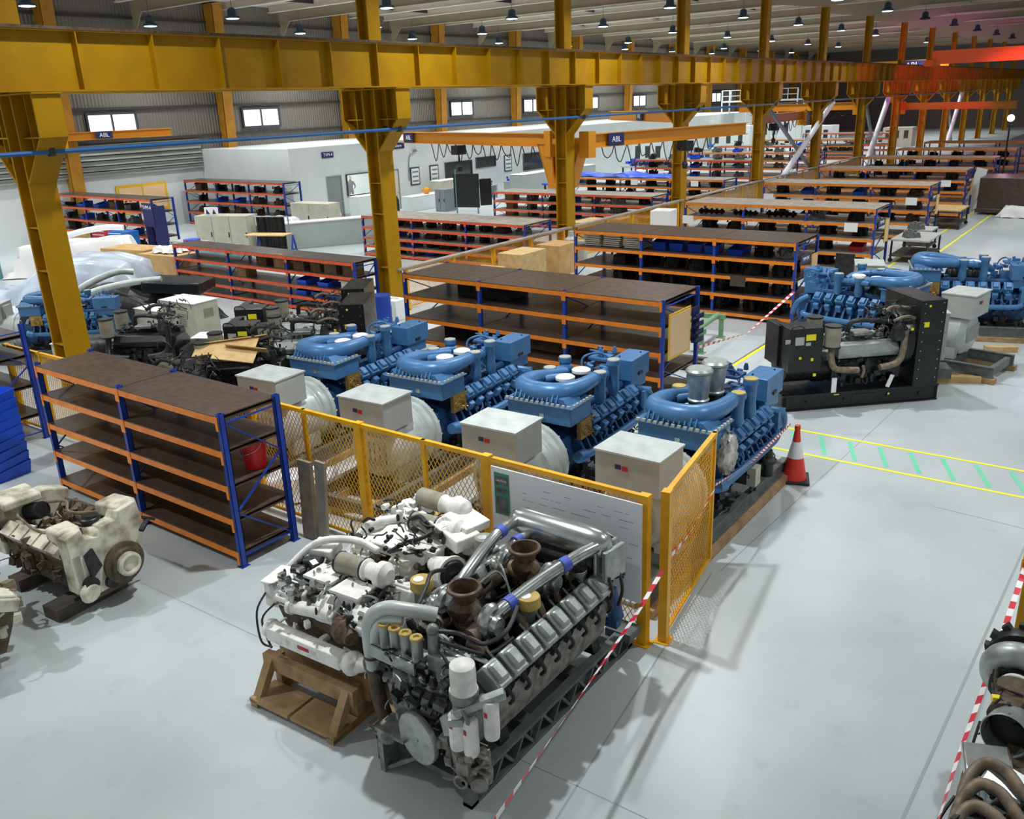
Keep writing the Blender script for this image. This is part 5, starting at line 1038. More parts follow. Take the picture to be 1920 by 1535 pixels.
# ================================================================= STRIPPED BEIGE ENGINE (left)
def stripped(loc, rz, label, seed=200, L=1.75):
    t = thing('stripped_engine', label, 'engine', loc, rz); h = L / 2
    def P(m, g, n, **k): return g.o(n, m, t, **k)
    g = G(); g.prism([(-.3, .22), (.3, .22), (.42, .5), (.5, .85), (.36, .95), (.08, .62), (-.08, .62), (-.36, .95), (-.5, .85), (-.42, .5)], 'x', -h + .1, h - .1); P('brown_grime', g, 'engine_block')
    g = G(); g.prism([(-.26, .16), (.26, .16), (.34, .34), (-.34, .34)], 'x', -h + .15, h - .05); P('brown_grime', g, 'oil_pan')
    for s in (-1, 1):
        g = G()
        for i in range(5): x = -h + .35 + i * .26; g.ob((x, s * .44, .9), (.22, .2, .14), (s * -32, 0, 0)); g.cyl((x, s * .36, .92), (x, s * .33, .99), .07, n=12)
        P('beige_dirty' if s < 0 else 'brown_grime', g, 'cylinder_bank')
    g = G(); greeble(g, (-h + .2, h - .3, -.35, .35, .66, .95), 90, seed, .02, .07, pipes=.4); P('cast_tan', g, 'valley_fittings')
    g = G(); greeble(g, (-h, h - .2, -.52, -.38, .35, .9), 60, seed + 3, .03, .08, pipes=.35); greeble(g, (-h, h - .2, .4, .52, .35, .9), 30, seed + 5, .03, .08, pipes=.35); P('brown_grime', g, 'side_fittings')
    # front gear case, pale
    g = G(); g.prism([(-.52, 1.14), (-.3, 1.2), (-.26, 1.04), (-.1, 1.0), (-.04, 1.12), (.16, 1.12), (.22, 1.22), (.5, 1.26), (.54, 1.0), (.46, .5), (.34, .26), (-.3, .24), (-.48, .5)], 'x', h - .22, h); P('beige_dirty', g, 'front_gear_case', bevel=.015)
    g = G(); g.ob((h - .28, .38, 1.16), (.42, .34, .2), (0, 0, 5)); g.ob((h - .3, -.36, 1.1), (.34, .3, .18), (0, 0, -5)); g.ob((h - .16, .02, 1.02), (.3, .3, .14), (0, 0, 0)); P('beige_dirty', g, 'water_manifold', bevel=.04)
    g = G(); g.cyl((h - .28, .0, 1.06), (h - .28, .02, 1.2), .12, .1, 18); g.ring((h - .28, 0, 1.15), (0, 0, 1), .1, .03); P('dark_metal', g, 'thermostat_neck')
    g = G(); g.lathe((h, .16, .52), (1, 0, 0), [(.28, -.02), (.28, .05), (.22, .06), (.2, .1)], 28); P('brown_grime', g, 'crank_seal_housing')
    g = G(); g.lathe((h + .1, .16, .52), (1, 0, 0), [(.16, 0), (.16, .06), (.12, .07), (.1, .04), (.04, .05)], 24); g.ring((h + .16, .16, .52), (1, 0, 0), .13, .022); P('beige_dirty', g, 'crank_pulley')
    g = G(); g.prism([(-.34, .84), (-.22, .9), (-.14, .62), (-.3, .5)], 'x', h, h + .04); g.lathe((h, -.34, .46), (1, 0, 0), [(.09, 0), (.09, .1)], 16); g.lathe((h, -.04, .34), (1, 0, 0), [(.1, 0), (.09, .05)], 16); P('dark_metal', g, 'pump_openings')
    g = G(); g.lathe((h + .02, -.38, .36), (1, 0, 0), [(.12, 0), (.14, .05), (.1, .1)], 16); g.ob((h - .1, -.44, .62), (.2, .12, .5)); P('beige_dirty', g, 'oil_pump')
    g = G(); g.ob((h + .05, .52, .9), (.06, .2, .04), (20, 10, 30)); g.tube([(h - .1, .5, 1.0), (h, .6, .96), (h + .02, .7, .9)], .02, 6); P('dark_metal', g, 'linkage')
    # rear housing
    g = G(); g.prism([(-.5, .5), (.5, .5), (.52, 1.1), (.2, 1.22), (-.5, 1.22)], 'x', -h - .05, -h + .16); g.ob((-h + .12, -.2, 1.24), (.46, .5, .12), (0, 4, -6)); g.ob((-h + .05, -.5, 1.1), (.3, .2, .2)); P('beige_dirty', g, 'rear_housing', bevel=.03)
    g = G(); g.cyl((-h + .2, -.1, 1.0), (-h + .45, -.05, 1.06), .12, n=18); g.lathe((-h + .1, -.52, .95), (0, -1, 0), [(.12, 0), (.1, .1)], 16); P('dark_metal', g, 'duct_opening')
    g = G(); g.tube([(-h + .4, .05, 1.12), (-h + .7, .15, 1.16), (-.05, .1, 1.05), (.2, .3, 1.02), (.4, .32, 1.1)], .02, 6); g.tube([(-h + .3, -.3, 1.1), (-.4, -.38, 1.1), (0, -.4, 1.02), (.35, -.36, 1.0)], .02, 6); P('cast_tan', g, 'pipes')
    return t
stripped((-11.05, 4.72, 0), R(4), 'beige stripped engine block standing on dark timbers at the left')
t = thing('timber_block', 'long dark timber under the front of the stripped beige engine', 'timber', (-10.55, 4.55, 0), R(95)); g = G(); g.box(-.5, .5, -.16, .16, 0, .17); g.o('beam', 'wood_dark', t, smooth=0)
t = thing('timber_block', 'dark timber under the rear of the stripped beige engine', 'timber', (-11.7, 4.6, 0), R(92)); g = G(); g.box(-.45, .4, -.14, .14, 0, .17); g.o('beam', 'wood_dark', t, smooth=0)
white_engine((-10.82, 2.75, 0), R(-8), 'beige engine cut off by the left edge in the foreground', L=1.7, dep=.9, z0=.16, filt=0, m='beige_dirty', seed=230, plates=False)
# ================================================================= RIGHT EDGE ENGINE
cx, cy = -.05, 6.9; OFF = (-cx, -cy, 0)
t = thing('turbine_engine', 'grimy engine with a large compressor scroll cut off by the right edge', 'engine', (cx, cy, 0))
def P(m, g, n, **k): return g.o(n, m, t, **k)
g = G(OFF); g.prism([(-.3, .3), (.55, .3), (.6, .9), (-.25, .9)], 'y', 5.2, 8.0); greeble(g, (-.36, .2, 5.2, 7.9, .3, .95), 130, 301, .03, .1, pipes=.4); P('brown_grime', g, 'engine_block')
g = G(OFF); g.box(-.3, .5, 5.3, 5.42, 0, .32); g.box(-.3, .5, 7.6, 7.75, 0, .32); P('dark_metal', g, 'support')
g = G(OFF); g.ring((-.27, 7.62, 1.12), (.1, 1, .15), .22, .115, 36, 14); P('silver_satin', g, 'compressor_scroll')
g = G(OFF); g.lathe((-.27, 7.85, 1.15), (.1, 1, .15), [(.28, -.04), (.3, 0), (.3, .05), (.2, .06)], 30)
for i in range(14): a = i * math.pi / 7; g.ob((-.26 + .31 * math.cos(a), 7.88, 1.16 + .31 * math.sin(a)), (.07, .08, .07), (0, -math.degrees(a), 0), taper=.6)
P('dark_metal', g, 'gear_ring')
g = G(OFF); g.lathe((-.27, 7.35, 1.05), (0, 1, .15), [(.1, -.25), (.15, -.1), (.2, .05), (.16, .15), (.12, .2)], 22); g.cyl((-.28, 7.1, 1.0), (-.25, 7.4, 1.04), .17, .15, 20); P('brown_grime', g, 'centre_housing')
g = G(OFF); g.ring((-.27, 7.42, 1.12), (.1, 1, .15), .13, .018); g.ob((-.13, 7.2, 1.22), (.13, .1, .13), (20, 0, -15)); P('white_paint', g, 'sensor_box', label='small pale sensor box')
g = G(OFF); g.lathe((-.25, 6.98, 1.02), (-.15, -1, .18), [(.15, -.14), (.175, 0), (.18, .16), (.186, .17), (.175, .18), (.16, .0), (.14, -.1)], 30, cap=False); P('silver_satin', g, 'exhaust_stub')
g = G(OFF); g.lathe((-.25, 6.99, 1.02), (-.15, -1, .18), [(.155, 0), (.15, .02)], 24); P('black_paint', g, 'stub_bore')
g = G(OFF); g.ob((-.34, 6.5, .95), (.34, .34, .16), (0, -6, 15)); g.ob((-.2, 6.3, .96), (.3, .3, .2), (5, 8, -10)); g.lathe((-.34, 6.3, .95), (0, 0, 1), [(.12, -.1), (.13, .04), (.1, .08)], 18); P('silver', g, 'polished_bracket', bevel=.02)
for i in range(3):
    g = G(OFF); y = 5.4 + i * .26; g.tube([(-.44 + i * .03, y - .2, .7), (-.44, y + .2, .95), (-.36, y + .42, 1.08), (-.2, y + .4, 1.1), (-.02, y + .25, 1.04), (.25, y + .2, 1.02)], .046, 12); P('cast_tan', g, 'exhaust_runner')
g = G(OFF); greeble(g, (-.44, .0, 5.2, 6.2, .7, 1.05), 70, 303, .02, .07, pipes=.5); greeble(g, (-.45, -.1, 6.9, 7.5, .85, 1.2), 40, 305, .015, .05, pipes=.6); P('dark_metal', g, 'fittings')
g = G(OFF); g.tube([(-.48, 7.1, .9), (-.5, 6.7, .7), (-.5, 6.4, .6)], .012, 6); g.tube([(-.5, 6.2, .8), (-.56, 5.95, .72), (-.54, 5.75, .6), (-.5, 5.7, .5)], .014, 6); P('hose_black', g, 'cable')
g = G(OFF); g.ob((-.4, 7.15, 1.14), (.06, .05, .04), (0, 0, 20)); g.ob((-.08, 6.95, 1.1), (.05, .05, .06)); P('label_yellow', g, 'yellow_plugs')
t = thing('yellow_bollard', 'yellow painted steel post at the right edge with tape tied to it', 'post', (-.36, 10.0, 0)); g = G(); g.box(-.14, .3, -.14, .2, 0, 1.12); g.box(-.17, .33, -.17, .23, 1.12, 1.2); g.o('post', 'yellow_paint', t, bevel=.01, smooth=0); g = G(); g.box(-.16, -.14, .0, .12, .98, 1.2); g.box(-.19, -.16, -.02, .1, .9, 1.06); g.o('clip', 'fence_yellow', t, smooth=0)
# ================================================================= BARRIER TAPES
def tape(pts, label, w=.055, seg=.14, twist=1):
    Q = [Vector(p) for p in pts]; L = [0]
    for a, b_ in zip(Q, Q[1:]): L.append(L[-1] + (b_ - a).length)
    n = int(L[-1] / seg); g = G(); t0 = Q[0].copy()
    def at(s):
        for i in range(len(Q) - 1):
            if s <= L[i + 1] + 1e-6: return Q[i].lerp(Q[i + 1], (s - L[i]) / max(1e-6, L[i + 1] - L[i]))
        return Q[-1]
    for i in range(n):
        a, b_ = at(i * seg) - t0, at((i + 1) * seg) - t0; d = (b_ - a).normalized(); ph = i * .05 * twist; u = (V(0, 0, 1) * math.cos(ph) + d.cross(V(0, 0, 1)) * math.sin(ph)) * w / 2; nn = d.cross(u).normalized() * .001
        g.add([a - u - nn, b_ - u - nn, b_ + u - nn, a + u - nn, a - u + nn, b_ - u + nn, b_ + u + nn, a + u + nn], [(0, 3, 2, 1), (4, 5, 6, 7), (0, 1, 5, 4), (2, 3, 7, 6)], i % 2)
    t = g.o('barrier_tape', ['tape_red', 'tape_white'], smooth=0); t.location = t0; return tag(t, label, 'barrier tape')
tape([(-3.15, 3.7, 1.05), (-3.4, 5.2, .98), (-3.66, 6.9, .95), (-3.78, 7.78, 1.05)], 'red and white barrier tape stretched past the large silver engine')
tape([(-3.78, 7.86, 1.1), (-3.95, 8.8, .95), (-4.08, 9.8, 1.12)], 'red and white tape crossing the open yellow mesh gate')
tape([(-4.1, 9.85, 1.15), (-4.12, 11.2, .98), (-4.14, 12.9, 1.02)], 'thin barrier tape from the mesh gate along the blue engine to its far end', w=.035, seg=.05)
tape([(-.52, 4.8, 1.0), (-.55, 6.5, .9), (-.52, 8.2, .92), (-.5, 9.98, 1.05)], 'red and white barrier tape hanging in front of the engine at the right edge')
tape([(-7.5, 16.7, .9), (-7.5, 19.6, .55), (-7.45, 22.8, 1.0)], 'red and white tape sagging between the two rack ends', w=.07)
tape([(-27.5, 9.8, 1.0), (-24, 9.6, .9), (-22.5, 9.5, .95)], 'red and white tape at the left edge behind the first column', w=.08, seg=.25)
# cone
t = thing('traffic_cone', 'tall red traffic cone with a white sleeve on the grey floor', 'cone', (-4.08, 13.08, 0), R(20))
g = G(); g.box(-.24, .24, -.24, .24, 0, .05); g.o('base', 'cone_base', t, bevel=.015, smooth=0)
g = G(); g.lathe((0, 0, .05), (0, 0, 1), [(.2, 0), (.19, .03), (.13, .36)], 24); g.lathe((0, 0, .68), (0, 0, 1), [(.068, 0), (.042, .2), (.05, .21), (.045, .27), (.02, .28)], 20); g.o('cone_body', 'cone_red', t)
g = G(); g.lathe((0, 0, .41), (0, 0, 1), [(.131, 0), (.07, .27)], 24); g.o('reflective_sleeve', 'tape_white', t)
# ================================================================= BACKGROUND AND CLUTTER
def boxthing(name, label, cat, loc, d, m, rz=0, bevel=.01, extra=None, group=None):
    t = thing(name, label, cat, loc, R(rz), group); g = G(); g.box(-d[0] / 2, d[0] / 2, -d[1] / 2, d[1] / 2, 0, d[2]); g.o('body', m, t, bevel=bevel, smooth=0)
    if extra: extra(t, d)
    return t
def lid(m): 
    def f(t, d): g = G(); g.box(-d[0] / 2 - .02, d[0] / 2 + .02, -d[1] / 2 - .02, d[1] / 2 + .02, d[2], d[2] + .02); g.o('lid', m, t, smooth=0)
    return f
def doors(n, m, hm='dark_metal'):
    def f(t, d):
        w = d[0] / n
        for i in range(n):
            x = -d[0] / 2 + i * w; g = G(); g.box(x + .015, x + w - .015, -d[1] / 2 - .02, -d[1] / 2, .06, d[2] - .03); o = g.o('door', m, t, smooth=0)
            g = G(); g.box(x + w - .1, x + w - .06, -d[1] / 2 - .05, -d[1] / 2 - .02, d[2] * .45, d[2] * .58); g.o('handle', hm, o, smooth=0)
    return f
# beige steel cabinets behind the empty rack
def vents(t, d):
    g = G()
    for i in range(6):
        g.box(-.42, -.2, -d[1] / 2 - .012, -d[1] / 2, 1.02 + i * .05, 1.04 + i * .05); g.box(.0, .3, -d[1] / 2 - .012, -d[1] / 2, .9 + i * .06, .92 + i * .06)
        g.box(d[0] / 2, d[0] / 2 + .012, -.1, .2, 1.1 + i * .04, 1.12 + i * .04)
    g.o('louvres', 'filter_olive', t, smooth=0); lid('cap_white')(t, d)
boxthing('electrical_cabinet', 'taller beige steel cabinet with louvres in the crowded cluster', 'cabinet', (-19.95, 12.75, 0), (1.35, .75, 1.5), 'cabinet_cream', 4, extra=vents)
def hole(t, d): g = G(); g.box(.1, .32, -d[1] / 2 - .012, -d[1] / 2, .45, .85); g.o('opening', 'black_paint', t, smooth=0); lid('cap_white')(t, d)
boxthing('electrical_cabinet', 'smaller beige steel cabinet with a dark opening beside the taller one', 'cabinet', (-21.15, 12.5, 0), (.95, .6, 1.2), 'cabinet_cream', 4, extra=hole)
boxthing('alternator_case', 'long low beige metal case lying left of the beige cabinets', 'case', (-21.0, 10.55, 0), (1.7, .7, .8), 'cabinet_cream', 32, extra=lid('cap_white'))
boxthing('alternator_case', 'short beige metal case in front of the beige cabinets', 'case', (-18.5, 12.3, 0), (.8, .6, .82), 'cabinet_cream', 32, extra=lid('cap_white'))
for i, (x, y, z, rz, ry, w) in enumerate(((-14.6, 10.0, 1.62, 35, -6, 1.3), (-14.0, 9.75, 1.6, 40, 10, .8))):
    t = thing('cardboard_sheet', ['long folded cardboard sheet lying over the black machines', 'short cardboard sheet with a cut corner over the black machines'][i], 'cardboard', (x, y, z)); g = G(); g.ob((0, 0, 0), (w, .45, .015), (18, ry, rz)); g.ob((0, .3, .05), (w, .3, .015), (-30, ry, rz)); g.o('sheet', 'wood_pale', t, smooth=0)
# plastic film draped machine
def drape(label, loc, L, Wd, prof, m, rz, seed, name='film_covered_machine'):
    rd = random.Random(seed); nx, ny = 34, 22; g = G(); vs = []; ph = [rd.uniform(0, 6.3) for _ in range(8)]
    for i in range(nx + 1):
        for j in range(ny + 1):
            u, v = i / nx, j / ny; x = (u - .5) * L; y = (v - .5) * Wd
            h = prof(u, v); e = min(u, 1 - u) / .1; f = min(v, 1 - v) / .16; k = max(0, min(1, e, f)); k = k * k * (3 - 2 * k)
            h = h * k + .03 * math.sin(9 * u + 7 * v + ph[0]) * k + .025 * math.sin(23 * u - 11 * v + ph[1]) + .02 * math.sin(31 * v + 5 * u + ph[2]) * k
            sp = 1 + .12 * (1 - k) * math.sin(17 * (u + v) + ph[3])
            vs.append((x * sp, y * sp, max(.01, h + .02)))
    fs = [(i * (ny + 1) + j, (i + 1) * (ny + 1) + j, (i + 1) * (ny + 1) + j + 1, i * (ny + 1) + j + 1) for i in range(nx) for j in range(ny)]
    g.add(vs, fs); t = thing(name, label, 'machine', loc, R(rz)); g.o('plastic_sheet', m, t, smooth=60); return t
drape('large machine draped in pale translucent plastic film behind the first yellow column', (-29.9, 14.5, 0), 6.4, 3.2, lambda u, v: .55 + 1.05 * max(0, min(1, (u - .25) / .3)) - .35 * max(0, (u - .75) / .25), 'film_grey', 34, 5)
drape('low white mound of plastic film at the left edge', (-29.3, 10.6, 0), 5.6, 2.6, lambda u, v: .9 - .5 * v, 'plastic_film', 38, 8)
t = drape('dark machine under clear film with two bent silver ducts', (-24.6, 14.1, 0), 4.2, 2.0, lambda u, v: .95 + .25 * math.sin(u * 6), 'dark_metal', 28, 12, 'ducted_machine')
for i, pts in enumerate(([(-1.7, -.9, .7), (-1.65, -.85, 1.05), (-1.3, -.5, 1.35), (-.7, .1, 1.6), (-.3, .4, 1.55)], [(-1.2, -1.1, .7), (-1.15, -1.05, 1.05), (-.7, -.8, 1.25), (.2, -.5, 1.4), (1.0, -.3, 1.45)])):
    g = G(); g.tube(pts, .1, 12); g.ring(pts[0], (0, 0, 1), .13, .03); g.o('silver_duct', 'housing_pale', t)
g = G(); g.ob((1.3, .1, 1.2), (1.8, 1.2, .35), (0, 3, 4)); g.ob((.4, .6, 1.1), (1.6, .8, .3), (0, 2, 4)); g.o('top_covers', 'black_paint', t, bevel=.05)
# white wrapped parts and crates farther back
t = drape('long machine wrapped in white sheet with a white pipe on top', (-35.8, 18.2, 0), 5.0, 2.0, lambda u, v: 1.2 + .2 * u, 'cap_white', 38, 15, 'wrapped_machine'); g = G(); g.tube([(-.3, -.8, 1.2), (.0, -.5, 1.6), (1.0, .4, 1.75), (1.8, .6, 1.7)], .12, 10); g.o('white_pipe', 'tube_white', t)
boxthing('plywood_crate', 'large plywood crate beside the film covered machine', 'crate', (-32.0, 18.5, 0), (2.4, 1.2, 1.25), 'plywood', 10)
boxthing('plywood_crate', 'plywood crate with stencilled mark left of the red orange rack', 'crate', (-29.5, 18.4, 0), (2.2, 1.1, 1.2), 'plywood', 6)
t = drape('white wrapped bundle lying on the plywood crate', (-29.6, 18.5, 1.22), 1.3, .8, lambda u, v: .16, 'cap_white', 10, 19, 'wrapped_bundle')
boxthing('barrel_base', 'red drum beside the white wrapped machine', 'drum', (-32.8, 21.6, 0), (.01, .01, .01), 'bucket_red').name = 'steel_drum'
t = [o for o in COL.objects if o.get('label') == 'red drum beside the white wrapped machine'][0]; g = G(); g.lathe((0, 0, 0), (0, 0, 1), [(.35, 0), (.36, .35), (.35, .7), (.36, .72), (.35, 1.05)], 20); g.o('shell', 'bucket_red', t); g = G(); g.cyl((0, 0, 1.05), (0, 0, 1.07), .36, n=20); g.o('lid', 'blue_vivid', t)
t = drape('dark green covered heap beside the red drum', (-30.9, 21.6, 0), 2.0, 1.6, lambda u, v: .9, 'seal_teal', 20, 23, 'covered_heap')
for i, (x, y, m, lb) in enumerate(((-39.3, 21.5, 'red_box', 'red tool cabinet with white drawer lines in front of the left wall rack'), (-37.7, 21.4, 'cart_blue', 'blue tool cabinet with drawers in front of the left wall rack'))):
    t = thing('tool_cabinet', lb, 'tool cabinet', (x, y, 0), R(10))
    g = G(); g.box(-.6, .6, -.35, .35, .0, 1.2); g.o('body', m, t, bevel=.02, smooth=0)
    for k in range(6): g = G(); g.box(-.55, .55, -.38, -.35, .2 + k * .16, .33 + k * .16); dr = g.o('drawer', m, t, smooth=0); g = G(); g.box(-.5, .3, -.4, -.38, .31 + k * .16, .335 + k * .16); g.o('handle', 'cap_white', dr, smooth=0)
boxthing('cardboard_carton', 'brown carton on the floor left of the red tool cabinet', 'carton', (-42.0, 21.2, 0), (1.6, .9, .9), 'wood_pale', 8)
t = thing('lift_stand', 'dark blue upright frame at the right end of the left wall rack', 'stand', (-36.9, 22.6, 0)); g = G(); g.box(-.4, .4, -.3, .3, 0, .1); g.box(-.4, -.3, -.3, .3, 0, 2.2); g.box(.3, .4, -.3, .3, 0, 2.2); g.box(-.4, .4, -.32, -.28, 1.3, 2.35); g.o('frame', 'sign_navy', t, smooth=0); text('TVM-4', .24, 'lettering', 'sign_white', t, (0, -.34, 2.15), (90, 0, 0))
t = thing('work_table', 'grey metal table with silver coils under it beside the navy upright frame', 'table', (-33.6, 22.0, 0)); g = G(); g.box(-.9, .9, -.4, .4, .85, .9); g.o('tabletop', 'alternator_grey', t, smooth=0)
for sx in (-1, 1):
    for sy in (-1, 1): g = G(); g.box(sx * .85 - .03, sx * .85 + .03, sy * .36 - .03, sy * .36 + .03, 0, .85); g.o('leg', 'alternator_grey', t, smooth=0)
t = thing('cable_coil', 'silver coil lying on the floor by the grey metal table', 'coil', (-33.2, 20.9, 0)); g = G()
for k in range(4): g.ring((0, .1 * k - .15, .36), (.2, 1, 0), .3, .05, 20, 8)
g.o('coil', 'silver', t)
# cream cabinets
for i in range(3):
    boxthing('steel_locker', ['cream steel locker, left of the three beside the black curtain', 'cream steel locker, middle of the three beside the black curtain', 'cream steel locker, right of the three beside the black curtain'][i], 'locker', (-35.0 + i * .86, 24.1 + i * .3, 0), (.9, .9, 1.7), 'cabinet_cream', 20, extra=doors(1, 'cabinet_cream'))
t = thing('black_curtain', 'black curtain hanging at the end of the cream lockers', 'curtain', (-31.95, 24.9, 0), R(20)); g = G(); P_ = []
for k in range(17): P_.append((-.5 + k * .09, .06 * math.sin(k * 1.9)))
g.add([(x, y, z) for z in (.05, 1.62) for x, y in P_] + [(x, y + .02, z) for z in (.05, 1.62) for x, y in P_], [(k, k + 1, k + 18, k + 17) for k in range(16)] + [(k + 34, k + 35, k + 52, k + 51) for k in range(16)]); g.o('cloth', 'black_paint', t)
g = G(); g.cyl((-.6, 0, 1.65), (1.1, 0, 1.65), .03); g.cyl((-.6, 0, 0), (-.6, 0, 1.65), .03); g.cyl((1.1, 0, 0), (1.1, 0, 1.65), .03); g.o('rail', 'silver', t)
t = thing('letter_sign', 'white board with navy letter shapes on top of the cream lockers', 'sign', (-34.6, 24.0, 1.72), R(20)); g = G(); g.box(-.35, .35, -.02, .02, 0, .34); g.o('board', 'paper', t, smooth=0); g = G(); g.prism([(-.26, .04), (-.06, .04), (-.22, .26)], 'y', -.03, -.02); g.prism([(.06, .04), (.26, .04), (.16, .26)], 'y', -.03, -.02); g.o('print', 'sign_navy', t, smooth=0)
boxthing('steel_cabinet', 'wide pale grey two door cabinet against the white office corner', 'cabinet', (-35.5, 30.9, 0), (2.6, .9, 1.5), 'cabinet_cream', 6, extra=doors(2, 'cabinet_cream'))
t = thing('machine_enclosure', 'long pale grey panel enclosure standing behind the second yellow column', 'enclosure', (-31.1, 28.2, 0), R(58)); g = G(); g.box(-3.6, 3.6, -.35, .35, 0, 1.15); g.o('panels', 'grey_panel', t, bevel=.02, smooth=0); g = G(); g.box(-3.6, 3.6, -.38, .38, 1.15, 1.2); g.o('top_edge', 'cap_white', t, smooth=0)
drape('heap of white plastic wrap between the black curtain and the grey enclosure', (-34.9, 27.3, 0), 3.2, 1.8, lambda u, v: 1.15, 'plastic_film', 20, 29, 'plastic_wrap_heap')
t = thing('trestle', 'blue steel trestle with a pale board beside the grey enclosure', 'trestle', (-30.2, 24.4, 0), R(20))
for x in (-1.3, .4): g = G(); g.bar((x, -.3, 0), (x, 0, 1.0), .06); g.bar((x, .3, 0), (x, 0, 1.0), .06); g.bar((x, -.2, .4), (x, .2, .4), .05); g.o('leg_frame', 'blue_upright', t, smooth=0)
g = G(); g.box(-1.8, .2, -.4, .4, 1.0, 1.04); g.o('board', 'wood_pale', t, smooth=0)
cone = [o for o in COL.objects if o.name == 'traffic_cone'][0]
dup(cone, (-36.2, 32.2, 0), 0, 'red traffic cone by the white office wall, left of two'); dup(cone, (-36.4, 33.3, 0), 0, 'red traffic cone by the white office wall, right of two')
for o in COL.objects:
    if o.get('category') == 'cone' and o.location.x < -30: o.scale = (1.2, 1.2, 1.25)
# along the office front
boxthing('storage_cabinet', 'white cabinet with red tools on it below the bright office window', 'cabinet', (-37.3, 36.6, 0), (.8, 2.4, 1.25), 'office_white', 0, extra=lid('cap_white'))
t = thing('fire_extinguisher', 'dark extinguisher shaped cylinder beside the white cabinet under the office window', 'extinguisher', (-36.7, 38.3, 0)); g = G(); g.lathe((0, 0, 0), (0, 0, 1), [(.12, 0), (.13, .05), (.13, .8), (.06, .95), (.04, 1.05)], 14); g.o('cylinder', 'dark_metal', t)
t = thing('air_hammer', 'red handled tool lying on the white cabinet', 'tool', (-37.1, 36.9, 1.27)); g = G(); g.cyl((0, -.3, .05), (.05, .2, .05), .04); g.ob((0, .25, .06), (.16, .2, .1)); g.o('tool_body', 'red_box', t)
boxthing('storage_cabinet', 'tall cream cabinet in front of the two framed notices', 'cabinet', (-37.3, 43.6, 0), (.9, 2.2, 1.5), 'cabinet_cream', 0, extra=lid('cap_white'))
boxthing('storage_cabinet', 'small blue grey cabinet in front of the tall cream one', 'cabinet', (-34.8, 40.6, 0), (.8, 1.1, 1.3), 'pipe_grey', 0, extra=doors(2, 'pipe_grey'))
boxthing('work_counter', 'long white counter along the office front right of the cream door', 'counter', (-36.9, 40.9, 0), (.9, 3.0, .85), 'office_white', 0, extra=lid('cap_white'))
boxthing('work_counter', 'long pale grey counter below the dark office window', 'counter', (-35.8, 54, 0), (1.2, 9.5, 1.35), 'grey_panel', 0, extra=lid('cap_white'))
t = thing('bench_grinder', 'tan round bench grinder on the white counter', 'grinder', (-36.9, 41.2, .87)); g = G(); g.ball((0, 0, .22), .2, (1, 1, 1), 14); g.cyl((-.25, 0, .22), (.25, 0, .22), .12); g.box(-.12, .12, -.1, .1, 0, .12); g.o('grinder_body', 'jib_orange', t)
t = thing('welding_curtain', 'black welding curtain board with a grey side flap left of the third column', 'curtain', (-32.5, 39.9, 0), R(15)); g = G(); g.box(-.9, .7, -.03, .03, .35, 2.25); g.ob((1.0, .25, 1.2), (.7, .03, 1.5), (0, 0, 40)); g.o('board', 'black_paint', t, smooth=0); g = G(); g.box(-.8, -.72, -.03, .03, 0, .35); g.box(.55, .63, -.03, .03, 0, .35); g.cyl((-.76, 0, .35), (-.76, 0, 2.5), .04); g.o('stand', 'seal_teal', t)
t = thing('wall_bracket_fan', 'pale bent pipe fixture high on the office wall right of the long navy sign', 'pipe fixture', (OX + .05, 41.4, 2.6)); g = G(); g.tube([(0, 0, -1), (0, .1, .3), (.1, .35, .75), (.15, .9, .8)], .035, 8); g.tube([(.1, .35, .75), (.15, .6, 1.05)], .03, 8); g.ob((.15, .5, .8), (.1, .3, .16)); g.o('pipe', 'pipe_grey', t)
for i, (y, w) in enumerate(((46.8, 2.2), (50.8, 2.4))):
    t = thing('work_bench', ['bench with small tools, left one below the framed notice', 'bench with small tools, right one below the framed notice'][i], 'bench', (-36.8, y, 0)); g = G(); g.box(-.45, .45, -w / 2, w / 2, .8, .86); g.o('tabletop', 'grey_panel', t, smooth=0); g = G(); g.box(-.4, .4, -w / 2 + .05, -w / 2 + .12, 0, .8); g.box(-.4, .4, w / 2 - .12, w / 2 - .05, 0, .8); g.o('side_panels', 'grey_panel', t, smooth=0); g = G(); greeble(g, (-.3, .3, -w / 2 + .2, w / 2 - .2, .88, 1.2), 30, 400 + i, .04, .14, pipes=.2); g.o('clamped_tools', 'bin_blue' if i else 'grey_parts', t)
